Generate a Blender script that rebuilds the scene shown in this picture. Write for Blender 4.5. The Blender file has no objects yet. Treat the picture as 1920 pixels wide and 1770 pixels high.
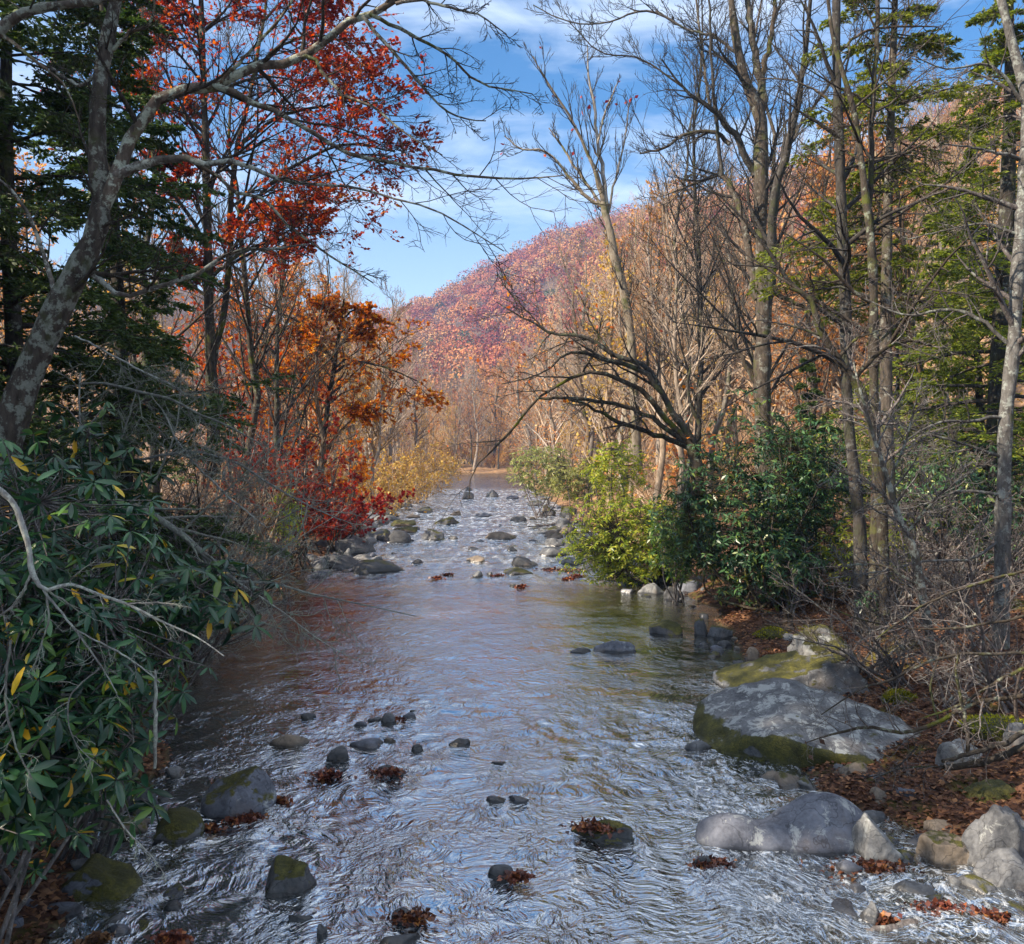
import bpy, math, random
import numpy as np
from math import radians

# ------------------------------------------------------------------ camera
SC = bpy.context.scene
COL = SC.collection
F = 1663.0            # focal length in photograph pixels
HZ = 850.0            # horizon row in the photograph
CH = 3.5              # height of the eye above the water
cam = bpy.data.cameras.new("camera")
cam.sensor_width = 36.0
cam.lens = F / 1920.0 * 36.0
cam.shift_y = (HZ - 885.0) / 1920.0
cam.clip_end = 5000.0
camo = bpy.data.objects.new("camera", cam)
camo.location = (0, 0, CH)
camo.rotation_euler = (radians(90), 0, 0)
COL.objects.link(camo)
SC.camera = camo

# ------------------------------------------------------------------ light
SUN_EL, SUN_AZ = radians(37), math.atan2(-0.88, -0.42)
S = (math.sin(SUN_AZ) * math.cos(SUN_EL), math.cos(SUN_AZ) * math.cos(SUN_EL), math.sin(SUN_EL))
sl = bpy.data.lights.new("sun", 'SUN')
sl.energy = 5.0
sl.angle = radians(0.6)
sl.color = (1.0, 0.86, 0.68)
slo = bpy.data.objects.new("sun", sl)
from mathutils import Vector
slo.rotation_euler = Vector(S).to_track_quat('Z', 'Y').to_euler()
COL.objects.link(slo)

SC.view_settings.view_transform = 'Standard'
SC.view_settings.look = 'None'
SC.view_settings.exposure = 1.3
SC.view_settings.gamma = 1.0
SC.cycles.max_bounces = 6
SC.cycles.diffuse_bounces = 2
SC.cycles.glossy_bounces = 3
SC.cycles.transmission_bounces = 3
SC.cycles.volume_bounces = 0
SC.cycles.transparent_max_bounces = 4

W = bpy.data.worlds.new("World")
SC.world = W
W.use_nodes = True
nt = W.node_tree
nt.nodes.clear()


class N:
    """tiny node helper"""
    def __init__(s, tree): s.t = tree

    def __call__(s, kind, inputs=None, **props):
        n = s.t.nodes.new(kind)
        for k, v in props.items():
            setattr(n, k, v)
        for k, v in (inputs or {}).items():
            sock = n.inputs[k]
            if isinstance(v, bpy.types.NodeSocket):
                s.t.links.new(v, sock)
            else:
                sock.default_value = v
        return n

    def math(s, op, a, b=0.0, c=None, clamp=False):
        d = {0: a, 1: b}
        if c is not None: d[2] = c
        return s('ShaderNodeMath', d, operation=op, use_clamp=clamp).outputs[0]

    def noise(s, vec, scale, detail=4.0, rough=0.55, dist=0.0):
        return s('ShaderNodeTexNoise', {'Vector': vec, 'Scale': scale, 'Detail': detail, 'Roughness': rough, 'Distortion': dist}).outputs[0]

    def ramp(s, fac, stops, interp='LINEAR'):
        n = s('ShaderNodeValToRGB', {0: fac})
        cr = n.color_ramp
        cr.interpolation = interp
        while len(cr.elements) < len(stops): cr.elements.new(0.5)
        for e, (p, c) in zip(cr.elements, stops):
            e.position = p
            e.color = (c[0], c[1], c[2], 1) if isinstance(c, (tuple, list)) else (c, c, c, 1)
        return n.outputs[0]

    def mix(s, fac, a, b):
        n = s('ShaderNodeMix', data_type='RGBA')
        for sock, v in ((n.inputs[0], fac), (n.inputs[6], a), (n.inputs[7], b)):
            if isinstance(v, bpy.types.NodeSocket): s.t.links.new(v, sock)
            else: sock.default_value = v if not isinstance(v, (tuple, list)) else (v[0], v[1], v[2], 1)
        return n.outputs[2]

    def map(s, vec, scale=(1, 1, 1), rot=(0, 0, 0), loc=(0, 0, 0)):
        return s('ShaderNodeMapping', {'Vector': vec, 'Scale': scale, 'Rotation': rot, 'Location': loc}).outputs[0]


n = N(nt)
sky = n('ShaderNodeTexSky', sky_type='NISHITA', sun_disc=False, sun_elevation=SUN_EL, sun_rotation=SUN_AZ % (2 * math.pi),
        altitude=300.0, air_density=1.0, dust_density=0.6, ozone_density=1.0)
tc = n('ShaderNodeTexCoord')
sep = n('ShaderNodeSeparateXYZ', {0: tc.outputs['Generated']})
zz = n.math('MAXIMUM', n.math('ADD', sep.outputs[2], 0.16), 0.05)
cx = n.math('DIVIDE', sep.outputs[0], zz)
cy = n.math('DIVIDE', sep.outputs[1], zz)
cv = n('ShaderNodeCombineXYZ', {0: cx, 1: cy, 2: 0.0}).outputs[0]
cm = n.map(cv, (1.0, 1.5, 1), (0, 0, radians(-24)), (3.1, 1.7, 0))
c1 = n.noise(cm, 1.15, 6.0, 0.58, 0.35)
c2 = n.noise(cm, 4.5, 5.0, 0.6, 0.5)
cl = n.math('ADD', n.math('MULTIPLY', c1, 0.78), n.math('MULTIPLY', c2, 0.22))
# clear near the skyline; extra cloud added overhead, out of view, to whiten the water
lift = n.ramp(sep.outputs[2], [(0.22, 0.0), (0.45, 0.03), (0.62, 0.06)])
cl = n.math('ADD', cl, lift)
mask = n.ramp(cl, [(0.46, 0.0), (0.57, 0.5), (0.70, 1.0)])
low = n.ramp(sep.outputs[2], [(0.16, 0.0), (0.30, 1.0)])
mask = n.math('MULTIPLY', n.math('MULTIPLY', mask, low), 0.9)
mask = n.math('MAXIMUM', mask, n.ramp(sep.outputs[2], [(0.10, 0.5), (0.24, 0.26), (0.36, 0.0)]))
cb = n.ramp(sep.outputs[2], [(0.40, (0.42, 0.46, 0.51)), (0.62, (0.95, 0.98, 1.0))])  # unseen clouds high up brightened to whiten the water
cb = n('ShaderNodeVectorMath', {0: cb, 1: (17, 17, 17)}, operation='MULTIPLY').outputs[0]
skh = n('ShaderNodeHueSaturation', {'Color': sky.outputs[0], 'Saturation': 1.35}).outputs[0]
skh = n('ShaderNodeVectorMath', {0: skh, 1: (0.78, 0.98, 1.05)}, operation='MULTIPLY').outputs[0]
skyc = n.mix(mask, skh, cb)
bg = n('ShaderNodeBackground', {'Color': skyc, 'Strength': 0.074})
n('ShaderNodeOutputWorld', {'Surface': bg.outputs[0]})

# ------------------------------------------------------------------ helpers
rng = np.random.default_rng(7)
MATS = {}


def at(px, py, Y):
    return np.array([(px - 960.0) / F * Y, Y, CH - (py - HZ) / F * Y])


def nrm(v):
    return v / np.maximum(np.linalg.norm(v, axis=-1, keepdims=True), 1e-9)


_tab = np.random.default_rng(11).random(8192)


def vnoise(p, seed=0):
    p = np.asarray(p, float)
    i = np.floor(p).astype(np.int64)
    f = p - i
    f = f * f * (3 - 2 * f)
    out = 0
    for dx in (0, 1):
        for dy in (0, 1):
            for dz in (0, 1):
                h = ((i[..., 0] + dx) * 73856093 ^ (i[..., 1] + dy) * 19349663 ^ (i[..., 2] + dz) * 83492791 ^ (seed * 2654435)) % 8192
                w = (f[..., 0] if dx else 1 - f[..., 0]) * (f[..., 1] if dy else 1 - f[..., 1]) * (f[..., 2] if dz else 1 - f[..., 2])
                out = out + _tab[h] * w
    return out


def fbm(p, octv=4, seed=0):
    a, s, t = 0.5, 0.0, 0.0
    p = np.asarray(p, float)
    for o in range(octv):
        s = s + a * vnoise(p * 2 ** o + 17.3 * o, seed + o)
        t += a
        a *= 0.5
    return s / t - 0.5


def smooth(a, b, x):
    t = np.clip((x - a) / (b - a), 0, 1)
    return t * t * (3 - 2 * t)


class Geo:
    def __init__(s):
        s.V, s.Q, s.T, s.n = [], [], [], 0
        s.att = []

    def add(s, V, Q=None, T=None, att=None):
        V = np.asarray(V, float).reshape(-1, 3)
        s.V.append(V)
        if Q is not None: s.Q.append(np.asarray(Q) + s.n)
        if T is not None: s.T.append(np.asarray(T) + s.n)
        if att is not None: s.att.append(att)
        s.n += len(V)

    def tubes(s, P, R, sides=5):
        P = np.asarray(P, float)
        R = np.asarray(R, float)
        if P.ndim == 2: P, R = P[None], R[None]
        B, K, _ = P.shape
        if B == 0: return
        t = np.gradient(P, axis=1)
        t = nrm(t)
        mt = np.abs(nrm(P[:, -1] - P[:, 0]))
        ref = np.eye(3)[np.argmin(mt, axis=1)][:, None, :]
        u = nrm(np.cross(t, np.broadcast_to(ref, t.shape)))
        v = np.cross(t, u)
        a = np.arange(sides) * 2 * math.pi / sides
        ring = u[:, :, None, :] * np.cos(a)[None, None, :, None] + v[:, :, None, :] * np.sin(a)[None, None, :, None]
        V = P[:, :, None, :] + ring * R[:, :, None, None]
        idx = np.arange(B * K * sides).reshape(B, K, sides)
        a0 = idx[:, :-1]; a1 = idx[:, 1:]
        Q = np.stack([a0, np.roll(a0, -1, 2), np.roll(a1, -1, 2), a1], -1).reshape(-1, 4)
        s.add(V, Q)

    def build(s, name, mat, parent=None, origin=(0, 0, 0), smooth_=False, mesh_only=False):
        V = np.concatenate(s.V) - np.asarray(origin, float)
        me = bpy.data.meshes.new(name)
        q = np.concatenate(s.Q) if s.Q else np.zeros((0, 4), int)
        t = np.concatenate(s.T) if s.T else np.zeros((0, 3), int)
        me.vertices.add(len(V))
        me.vertices.foreach_set('co', V.astype(np.float32).ravel())
        li = np.concatenate([q.ravel(), t.ravel()]).astype(np.int32)
        tot = np.concatenate([np.full(len(q), 4), np.full(len(t), 3)]).astype(np.int32)
        st = (np.cumsum(tot) - tot).astype(np.int32)
        me.loops.add(len(li))
        me.loops.foreach_set('vertex_index', li)
        me.polygons.add(len(tot))
        me.polygons.foreach_set('loop_start', st)
        me.polygons.foreach_set('loop_total', tot)
        if smooth_: me.polygons.foreach_set('use_smooth', np.ones(len(tot), bool))
        if s.att:
            A = me.attributes.new('tint', 'FLOAT', 'POINT')
            A.data.foreach_set('value', np.concatenate(s.att).astype(np.float32))
        me.update(calc_edges=True)
        me.materials.append(mat)
        o = bpy.data.objects.new(name, me)
        COL.objects.link(o)
        if parent is not None: o.parent = parent
        else: o.location = origin
        return o


def tag(o, label=None, cat=None, group=None, kind=None):
    if label: o['label'] = label
    if cat: o['category'] = cat
    if group: o['group'] = group
    if kind: o['kind'] = kind
    return o


def empty(name, loc, label, cat, group=None):
    o = bpy.data.objects.new(name, None)
    o.empty_display_size = 0.2
    o.location = loc
    COL.objects.link(o)
    return tag(o, label, cat, group)


def copy_thing(root, loc, rz, sc, label=None, group=None, tilt=0.0):
    r = root.copy()
    COL.objects.link(r)
    r.location = loc
    r.rotation_euler = (tilt * math.cos(rz * 3), tilt * math.sin(rz * 5), rz)
    r.scale = (sc, sc, sc) if not isinstance(sc, tuple) else sc
    if label: r['label'] = label
    if group: r['group'] = group
    for ch in list(root.children):
        c = ch.copy()
        COL.objects.link(c)
        c.parent = r
    return r


def resample(pts, K):
    """Catmull-Rom through pts (n x m), K samples"""
    p = np.asarray(pts, float)
    if len(p) == 2:
        t = np.linspace(0, 1, K)[:, None]
        return p[0] * (1 - t) + p[1] * t
    d = np.r_[0, np.cumsum(np.linalg.norm(np.diff(p[:, :3], axis=0), axis=1))]
    m = np.gradient(p, d, axis=0)
    x = np.linspace(0, d[-1], K)
    j = np.clip(np.searchsorted(d, x, 'right') - 1, 0, len(p) - 2)
    h = (d[j + 1] - d[j])[:, None]
    t = ((x - d[j]) / (d[j + 1] - d[j]))[:, None]
    return ((2 * t ** 3 - 3 * t ** 2 + 1) * p[j] + (t ** 3 - 2 * t ** 2 + t) * h * m[j]
            + (-2 * t ** 3 + 3 * t ** 2) * p[j + 1] + (t ** 3 - t ** 2) * h * m[j + 1])


def kids(P, R, n, ang, length, K, wander, up, rg, t0=0.15, t1=1.0, rr=0.6, tip=0.003, taper=0.55, planar=False, rel=True, flat=None, power=1.0):
    """branches off every branch of P (B,K,3): n each; returns (C,K,3),(C,K)"""
    P = np.asarray(P); R = np.asarray(R)
    B, KP, _ = P.shape
    C = B * n
    par = np.repeat(np.arange(B), n)
    t = t0 + (t1 - t0) * ((np.tile(np.arange(n), B) + rg.random(C)) / n)
    x = t * (KP - 1)
    j = np.clip(x.astype(int), 0, KP - 2)
    f = (x - j)[:, None]
    p0 = P[par, j] * (1 - f) + P[par, j + 1] * f
    tan = nrm(P[par, j + 1] - P[par, j])
    r0 = R[par, j] * (1 - f[:, 0]) + R[par, j + 1] * f[:, 0]
    Lp = np.linalg.norm(np.diff(P, axis=1), axis=2).sum(1)[par] if rel else np.ones(C)
    L = Lp * length * rg.uniform(0.55, 1.2, C) * (1 - taper * t ** power)
    ref = rg.normal(size=(C, 3))
    if planar:
        side = nrm(np.cross(tan, np.array([0, 0, 1.0])))
        sgn = np.where(np.tile(np.arange(n), B) % 2 == 0, 1.0, -1.0)[:, None]
        perp = nrm(side * sgn + 0.26 * ref)
    else:
        perp = nrm(ref - (ref * tan).sum(1, keepdims=True) * tan)
        if flat is not None:
            perp[:, 2] *= flat
            perp = nrm(perp)
    a = ang * rg.uniform(0.7, 1.3, C)[:, None]
    d = nrm(np.cos(a) * tan + np.sin(a) * perp)
    out = np.zeros((C, K, 3))
    out[:, 0] = p0
    upv = np.array([0, 0, 1.0])
    for k in range(1, K):
        d = nrm(d + wander * rg.normal(size=(C, 3)) + up * upv)
        out[:, k] = out[:, k - 1] + d * (L / (K - 1))[:, None]
    rs = np.maximum(np.minimum(r0 * rr, L * 0.03), tip)
    RR = rs[:, None] * (1 - np.linspace(0, 1, K))[None] ** 0.8
    RR = np.maximum(RR, tip * np.linspace(1, 0.7, K)[None])
    return out, RR


def diamonds(geo, pos, size, rg, dirs=None, flat=0.0, ratio=0.6, fold=0.25, att=None, nrml=None):
    """one small folded four-point leaf at every position"""
    m = len(pos)
    if m == 0: return
    d = rg.normal(size=(m, 3)) if dirs is None else dirs + 0.5 * rg.normal(size=(m, 3))
    if flat: d[:, 2] *= (1 - flat)
    d = nrm(d)
    nn = rg.normal(size=(m, 3))
    if flat: nn = nn * (1 - flat) + np.array([0, 0, 1.0]) * flat * 2
    if nrml is not None: nn = nrml + 0.35 * nn
    s = nrm(np.cross(d, nn))
    nn = np.cross(s, d)
    L = (size * rg.uniform(0.6, 1.3, m))[:, None]
    w = L * ratio * 0.5
    a = pos
    b = pos + d * L * 0.45 + s * w + nn * w * fold
    c = pos + d * L
    e = pos + d * L * 0.45 - s * w + nn * w * fold
    V = np.stack([a, b, c, e], 1)
    geo.add(V, np.arange(m * 4).reshape(m, 4), att=None if att is None else np.repeat(att, 4))


def along(P, n, rg, t0=0.2):
    B, K, _ = P.shape
    par = np.repeat(np.arange(B), n)
    x = (t0 + (1 - t0) * rg.random(B * n)) * (K - 1) * 0.999
    j = x.astype(int)
    f = (x - j)[:, None]
    return P[par, j] * (1 - f) + P[par, j + 1] * f, nrm(P[par, j + 1] - P[par, j])


# ------------------------------------------------------------------ materials
def newmat(name):
    m = bpy.data.materials.new(name)
    m.use_nodes = True
    m.node_tree.nodes.clear()
    return m, N(m.node_tree)


def finish(n, shader, disp=None):
    n('ShaderNodeOutputMaterial', {'Surface': shader})


def bump(n, h, strength, dist, normal=None):
    d = {'Height': h, 'Strength': strength, 'Distance': dist}
    if normal is not None: d['Normal'] = normal
    return n('ShaderNodeBump', d).outputs[0]


def bark(name, c0, c1, lichen=None, lic=0.0, moss=0.0, scale=1.0):
    m, n = newmat(name)
    tc = n('ShaderNodeTexCoord')
    v = n.map(tc.outputs['Object'], (scale, scale, scale * 0.35))
    f = n.noise(v, 14.0, 6.0, 0.65)
    col = n.ramp(f, [(0.3, c0), (0.7, c1)])
    if lic > 0:
        g = n.noise(tc.outputs['Object'], 6.0 * scale, 6.0, 0.7)
        g = n.ramp(g, [(0.62 - 0.2 * lic, 0.0), (0.68 - 0.2 * lic, 1.0)])
        h = n.noise(tc.outputs['Object'], 30.0 * scale, 3.0, 0.6)
        lc = n.ramp(h, [(0.3, tuple(x * 0.6 for x in lichen)), (0.7, lichen)])
        col = n.mix(n.math('MULTIPLY', g, 0.9), col, lc)
    if moss > 0:
        g = n.noise(tc.outputs['Object'], 2.2 * scale, 5.0, 0.65)
        g = n.ramp(g, [(0.62 - 0.25 * moss, 0.0), (0.72 - 0.25 * moss, 1.0)])
        col = n.mix(n.math('MULTIPLY', g, 0.85), col, (0.075, 0.085, 0.012))
    rn = n('ShaderNodeObjectInfo').outputs['Random']
    rn2 = n.math('FRACT', n.math('MULTIPLY', rn, 7.31))
    col = n('ShaderNodeHueSaturation', {'Color': col, 'Saturation': n.math('ADD', 0.45, n.math('MULTIPLY', rn, 0.7)), 'Value': n.math('ADD', 0.62, n.math('MULTIPLY', rn2, 0.6))}).outputs[0]
    b = n('ShaderNodeBsdfPrincipled', {'Base Color': col, 'Roughness': 0.9, 'Specular IOR Level': 0.15,
                                       'Normal': bump(n, f, 0.9, 0.03)})
    finish(n, b.outputs[0])
    return m


def leafmat(name, stops, trans=0.35, rough=0.5, spec=0.3, attr=False, transcol=1.6, patch=0.0):
    m, n = newmat(name)
    if attr:
        r = n('ShaderNodeAttribute', attribute_name='tint').outputs['Fac']
        r2 = n('ShaderNodeNewGeometry').outputs['Random Per Island']
        r = n.math('ADD', r, n.math('MULTIPLY', n.math('SUBTRACT', r2, 0.5), 0.07), clamp=True)
    else:
        r = n('ShaderNodeNewGeometry').outputs['Random Per Island']
        if patch:
            tcn = n('ShaderNodeTexCoord')
            w = n.noise(tcn.outputs['Object'], patch, 2.0)
            r = n.math('ADD', n.math('MULTIPLY', r, 0.55), n.math('MULTIPLY', n.math('SUBTRACT', w, 0.28), 1.0), clamp=True)
    col = n.ramp(r, stops)
    rn = n('ShaderNodeObjectInfo').outputs['Random']
    col = n('ShaderNodeHueSaturation', {'Color': col, 'Hue': n.math('ADD', 0.497, n.math('MULTIPLY', rn, 0.018)), 'Value': n.math('ADD', 0.82, n.math('MULTIPLY', n.math('FRACT', n.math('MULTIPLY', rn, 5.7)), 0.36))}).outputs[0]
    b = n('ShaderNodeBsdfPrincipled', {'Base Color': col, 'Roughness': rough, 'Specular IOR Level': spec})
    hv = n('ShaderNodeHueSaturation', {'Color': col, 'Value': transcol, 'Saturation': 1.1})
    t = n('ShaderNodeBsdfTranslucent', {'Color': hv.outputs[0]})
    x = n('ShaderNodeMixShader', {0: trans, 1: b.outputs[0], 2: t.outputs[0]})
    finish(n, x.outputs[0])
    return m


TONES = {
    'gray': ((0.042, 0.044, 0.050), (0.155, 0.158, 0.165)),
    'pale': ((0.085, 0.086, 0.09), (0.26, 0.26, 0.255)),
    'dark': ((0.030, 0.032, 0.036), (0.10, 0.10, 0.105)),
    'tan': ((0.085, 0.066, 0.050), (0.24, 0.195, 0.15)),
    'blue': ((0.050, 0.054, 0.070), (0.155, 0.165, 0.20)),
}


def rockmat(tone, moss, lic, flank=False):
    key = ('rock', tone, moss, lic, flank)
    if key in MATS: return MATS[key]
    m, n = newmat("stone_" + tone)
    tc = n('ShaderNodeTexCoord')
    ob = tc.outputs['Object']
    geo = n('ShaderNodeNewGeometry')
    f1 = n.noise(ob, 3.0, 7.0, 0.62, 0.3)
    f2 = n.noise(ob, 26.0, 5.0, 0.7)
    f = n.math('ADD', n.math('MULTIPLY', f1, 0.65), n.math('MULTIPLY', f2, 0.35))
    c0, c1 = TONES[tone]
    col = n.ramp(f, [(0.38, c0), (0.62, c1)])
    ck = n('ShaderNodeTexVoronoi', {'Vector': n('ShaderNodeVectorMath', {0: ob, 1: n('ShaderNodeTexNoise', {'Vector': ob, 'Scale': 2.5, 'Detail': 4.0}).outputs[1]}, operation='ADD').outputs[0], 'Scale': 2.3}, feature='DISTANCE_TO_EDGE').outputs[0]
    ck = n.ramp(ck, [(0.0, 0.75), (0.022, 0.0)])
    col = n.mix(ck, col, tuple(0.35 * x for x in c0))
    # rusty staining
    st = n.ramp(n.noise(ob, 1.7, 4.0, 0.6), [(0.56, 0.0), (0.72, 0.5)])
    col = n.mix(st, col, (0.16, 0.11, 0.075))
    sp = n('ShaderNodeSeparateXYZ', {0: geo.outputs['Position']})
    if lic > 0:
        g = n.noise(ob, 5.5, 7.0, 0.75, 0.6)
        g = n.ramp(g, [(0.60 - 0.09 * lic, 0.0), (0.65 - 0.09 * lic, 1.0)])
        up = n('ShaderNodeSeparateXYZ', {0: geo.outputs['Normal']}).outputs[2]
        g = n.math('MULTIPLY', g, n.ramp(up, [(0.0, 0.1), (0.5, 0.9)]))
        col = n.mix(n.math('MULTIPLY', g, 0.8), col, (0.33, 0.345, 0.335))
    # wet foot of the stone
    wet = n.math('ADD', sp.outputs[2], n.math('MULTIPLY', n.math('SUBTRACT', f1, 0.5), 0.10))
    wet = n.ramp(wet, [(0.035, 1.0), (0.075, 0.0)])
    col = n.mix(n.math('MULTIPLY', wet, 0.72), col, (0.018, 0.017, 0.017))
    hgt = f
    if moss > 0:
        up = n('ShaderNodeSeparateXYZ', {0: geo.outputs['Normal']}).outputs[2]
        if flank: up = n.math('SUBTRACT', 1.15, n.math('MULTIPLY', n.math('ABSOLUTE', n.math('SUBTRACT', up, 0.25)), 1.7))
        g = n.math('ADD', n.math('MULTIPLY', up, 0.5), n.math('MULTIPLY', n.noise(ob, 3.2, 6.0, 0.65), 0.9))
        g = n.ramp(g, [(1.0 - 0.42 * moss, 0.0), (1.06 - 0.42 * moss, 1.0)])
        mc0 = n.noise(ob, 7.0, 3.0, 0.6)
        mc = n.ramp(n.math('ADD', n.math('MULTIPLY', mc0, 0.5), n.math('MULTIPLY', n.noise(ob, 40.0, 4.0, 0.7), 0.5)) if True else n.noise(ob, 34.0, 4.0, 0.7), [(0.3, (0.012, 0.014, 0.003)), (0.5, (0.048, 0.046, 0.007)), (0.75, (0.15, 0.135, 0.016))])
        col = n.mix(g, col, mc)
        hgt = n.math('ADD', f, n.math('MULTIPLY', g, n.noise(ob, 60.0, 3.0, 0.6)))
    ro = n.math('SUBTRACT', 0.72, n.math('MULTIPLY', wet, 0.5))
    b = n('ShaderNodeBsdfPrincipled', {'Base Color': col, 'Roughness': ro, 'Specular IOR Level': 0.4,
                                       'Normal': bump(n, hgt, 0.55, 0.03)})
    finish(n, b.outputs[0])
    MATS[key] = m
    return m


M_birch = bark("lichen_bark", (0.036, 0.027, 0.020), (0.15, 0.11, 0.08), (0.36, 0.40, 0.31), 0.6, 0.25, 1.3)
M_darkbark = bark("dark_bark", (0.018, 0.015, 0.012), (0.075, 0.06, 0.045), (0.22, 0.24, 0.18), 0.25, 0.35)
M_brown = bark("brown_bark", (0.026, 0.020, 0.015), (0.12, 0.090, 0.064), (0.24, 0.24, 0.20), 0.30, 0.35)
M_white = bark("white_bark", (0.10, 0.075, 0.05), (0.34, 0.29, 0.22), None, 0.0, 0.35, 0.5)
M_tan = bark("tan_bark", (0.13, 0.095, 0.065), (0.34, 0.26, 0.19), None, 0.0, 0.15, 0.6)
M_lichtwig = bark("lichen_twig", (0.12, 0.115, 0.10), (0.30, 0.30, 0.28), (0.38, 0.42, 0.34), 0.7, 0.0, 2.0)
M_greytwig = bark("grey_twig", (0.050, 0.041, 0.038), (0.20, 0.165, 0.155), (0.34, 0.35, 0.31), 0.35, 0.0, 2.0)
M_darktwig = bark("dark_twig", (0.020, 0.016, 0.014), (0.07, 0.056, 0.045), (0.2, 0.21, 0.17), 0.2, 0.15, 2.0)
M_tantwig = bark("tan_twig", (0.24, 0.155, 0.09), (0.55, 0.38, 0.23), None, 0.0, 0.0, 1.0)
M_brtwig = bark("brown_twig", (0.10, 0.066, 0.042), (0.28, 0.19, 0.12), None, 0.0, 0.0, 1.0)

M_red = leafmat("red_leaves", [(0.0, (0.075, 0.010, 0.010)), (0.3, (0.20, 0.022, 0.016)), (0.58, (0.38, 0.05, 0.024)), (0.8, (0.52, 0.14, 0.028)), (1.0, (0.60, 0.27, 0.05))], 0.4, patch=0.35)
M_crimson = leafmat("crimson_leaves", [(0.0, (0.08, 0.008, 0.010)), (0.5, (0.28, 0.022, 0.022)), (1.0, (0.48, 0.09, 0.03))], 0.4)
M_orange = leafmat("orange_leaves", [(0.0, (0.22, 0.028, 0.012)), (0.4, (0.48, 0.085, 0.015)), (0.8, (0.62, 0.18, 0.02)), (1.0, (0.68, 0.32, 0.045))], 0.4)
M_gold = leafmat("golden_leaves", [(0.0, (0.28, 0.14, 0.05)), (0.5, (0.50, 0.29, 0.08)), (1.0, (0.62, 0.44, 0.14))], 0.4)
M_rust = leafmat("rust_leaves", [(0.0, (0.28, 0.09, 0.04)), (0.5, (0.50, 0.21, 0.075)), (1.0, (0.64, 0.36, 0.13))], 0.35)
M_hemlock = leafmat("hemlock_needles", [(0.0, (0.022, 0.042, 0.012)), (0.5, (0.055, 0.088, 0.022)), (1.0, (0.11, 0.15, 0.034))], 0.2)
M_hemsun = leafmat("sunny_hemlock_needles", [(0.0, (0.06, 0.085, 0.012)), (0.5, (0.16, 0.20, 0.022)), (1.0, (0.30, 0.30, 0.04))], 0.35)  # brighter, yellower copy of the hemlock needles; sunlight put into the colour
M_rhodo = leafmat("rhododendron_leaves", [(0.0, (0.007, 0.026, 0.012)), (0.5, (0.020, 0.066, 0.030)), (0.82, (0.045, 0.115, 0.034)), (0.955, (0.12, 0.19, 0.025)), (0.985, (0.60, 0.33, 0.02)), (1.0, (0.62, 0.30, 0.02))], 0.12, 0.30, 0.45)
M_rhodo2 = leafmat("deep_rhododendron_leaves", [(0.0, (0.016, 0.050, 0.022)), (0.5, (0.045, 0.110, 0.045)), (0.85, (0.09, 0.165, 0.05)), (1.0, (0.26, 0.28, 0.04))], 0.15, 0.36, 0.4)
M_rhodosun = leafmat("sunlit_yellow_green_leaves", [(0.0, (0.08, 0.13, 0.015)), (0.5, (0.26, 0.32, 0.03)), (1.0, (0.52, 0.48, 0.07))], 0.4, 0.4, 0.4)  # lit version of the rhododendron leaves, sun put into their yellow tone
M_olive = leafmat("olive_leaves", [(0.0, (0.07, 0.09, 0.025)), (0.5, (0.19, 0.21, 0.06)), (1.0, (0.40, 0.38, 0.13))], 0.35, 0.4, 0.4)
M_litter = leafmat("fallen_leaf_litter", [(0.0, (0.04, 0.018, 0.013)), (0.4, (0.10, 0.045, 0.030)), (0.75, (0.18, 0.080, 0.045)), (1.0, (0.34, 0.17, 0.085))], 0.15, 0.6, 0.2)
M_redlitter = leafmat("wet_red_leaves", [(0.0, (0.035, 0.012, 0.010)), (0.5, (0.12, 0.034, 0.024)), (0.85, (0.24, 0.07, 0.035)), (1.0, (0.42, 0.16, 0.05))], 0.15, 0.4, 0.4)
M_forest = leafmat("far_autumn_crowns", [(0.0, (0.22, 0.050, 0.035)), (0.18, (0.38, 0.12, 0.055)), (0.38, (0.44, 0.20, 0.070)), (0.55, (0.38, 0.21, 0.085)), (0.70, (0.28, 0.17, 0.115)), (0.88, (0.15, 0.11, 0.10)), (1.0, (0.07, 0.10, 0.045))], 0.08, 0.7, 0.1, attr=True, transcol=1.2)
M_mosstuft = leafmat("moss_tufts", [(0.0, (0.08, 0.085, 0.008)), (0.5, (0.24, 0.23, 0.018)), (1.0, (0.42, 0.37, 0.035))], 0.2, 0.8, 0.1)

# ------------------------------------------------------------------ terrain
ED = np.array([  # distance, left edge, right edge of the water
    (-60, -4.5, 6.5), (0, -3.6, 5.2), (6.3, -2.9, 3.9), (7.8, -3.45, 3.6), (9.7, -3.7, 3.1), (12.0, -4.3, 3.4), (14.5, -4.9, 3.8), (19.4, -5.3, 4.2),
    (25.3, -5.6, 3.9), (38.8, -6.2, 3.2), (58, -8.6, 2.9), (90, -10.2, 1.6), (120, -10.8, 0.9), (150, -11.5, 0.4), (156, -9, -2)])
SKY = np.array([(-2500, 520), (0, 520), (400, 560), (640, 640), (700, 622), (830, 584), (950, 524), (1060, 466), (1150, 438), (1300, 428), (1450, 395),
                (1600, 360), (1700, 320), (1800, 275), (1920, 250), (2600, 215)])


def edges(y):
    return np.interp(y, ED[:, 0], ED[:, 1]), np.interp(y, ED[:, 0], ED[:, 2])


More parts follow.
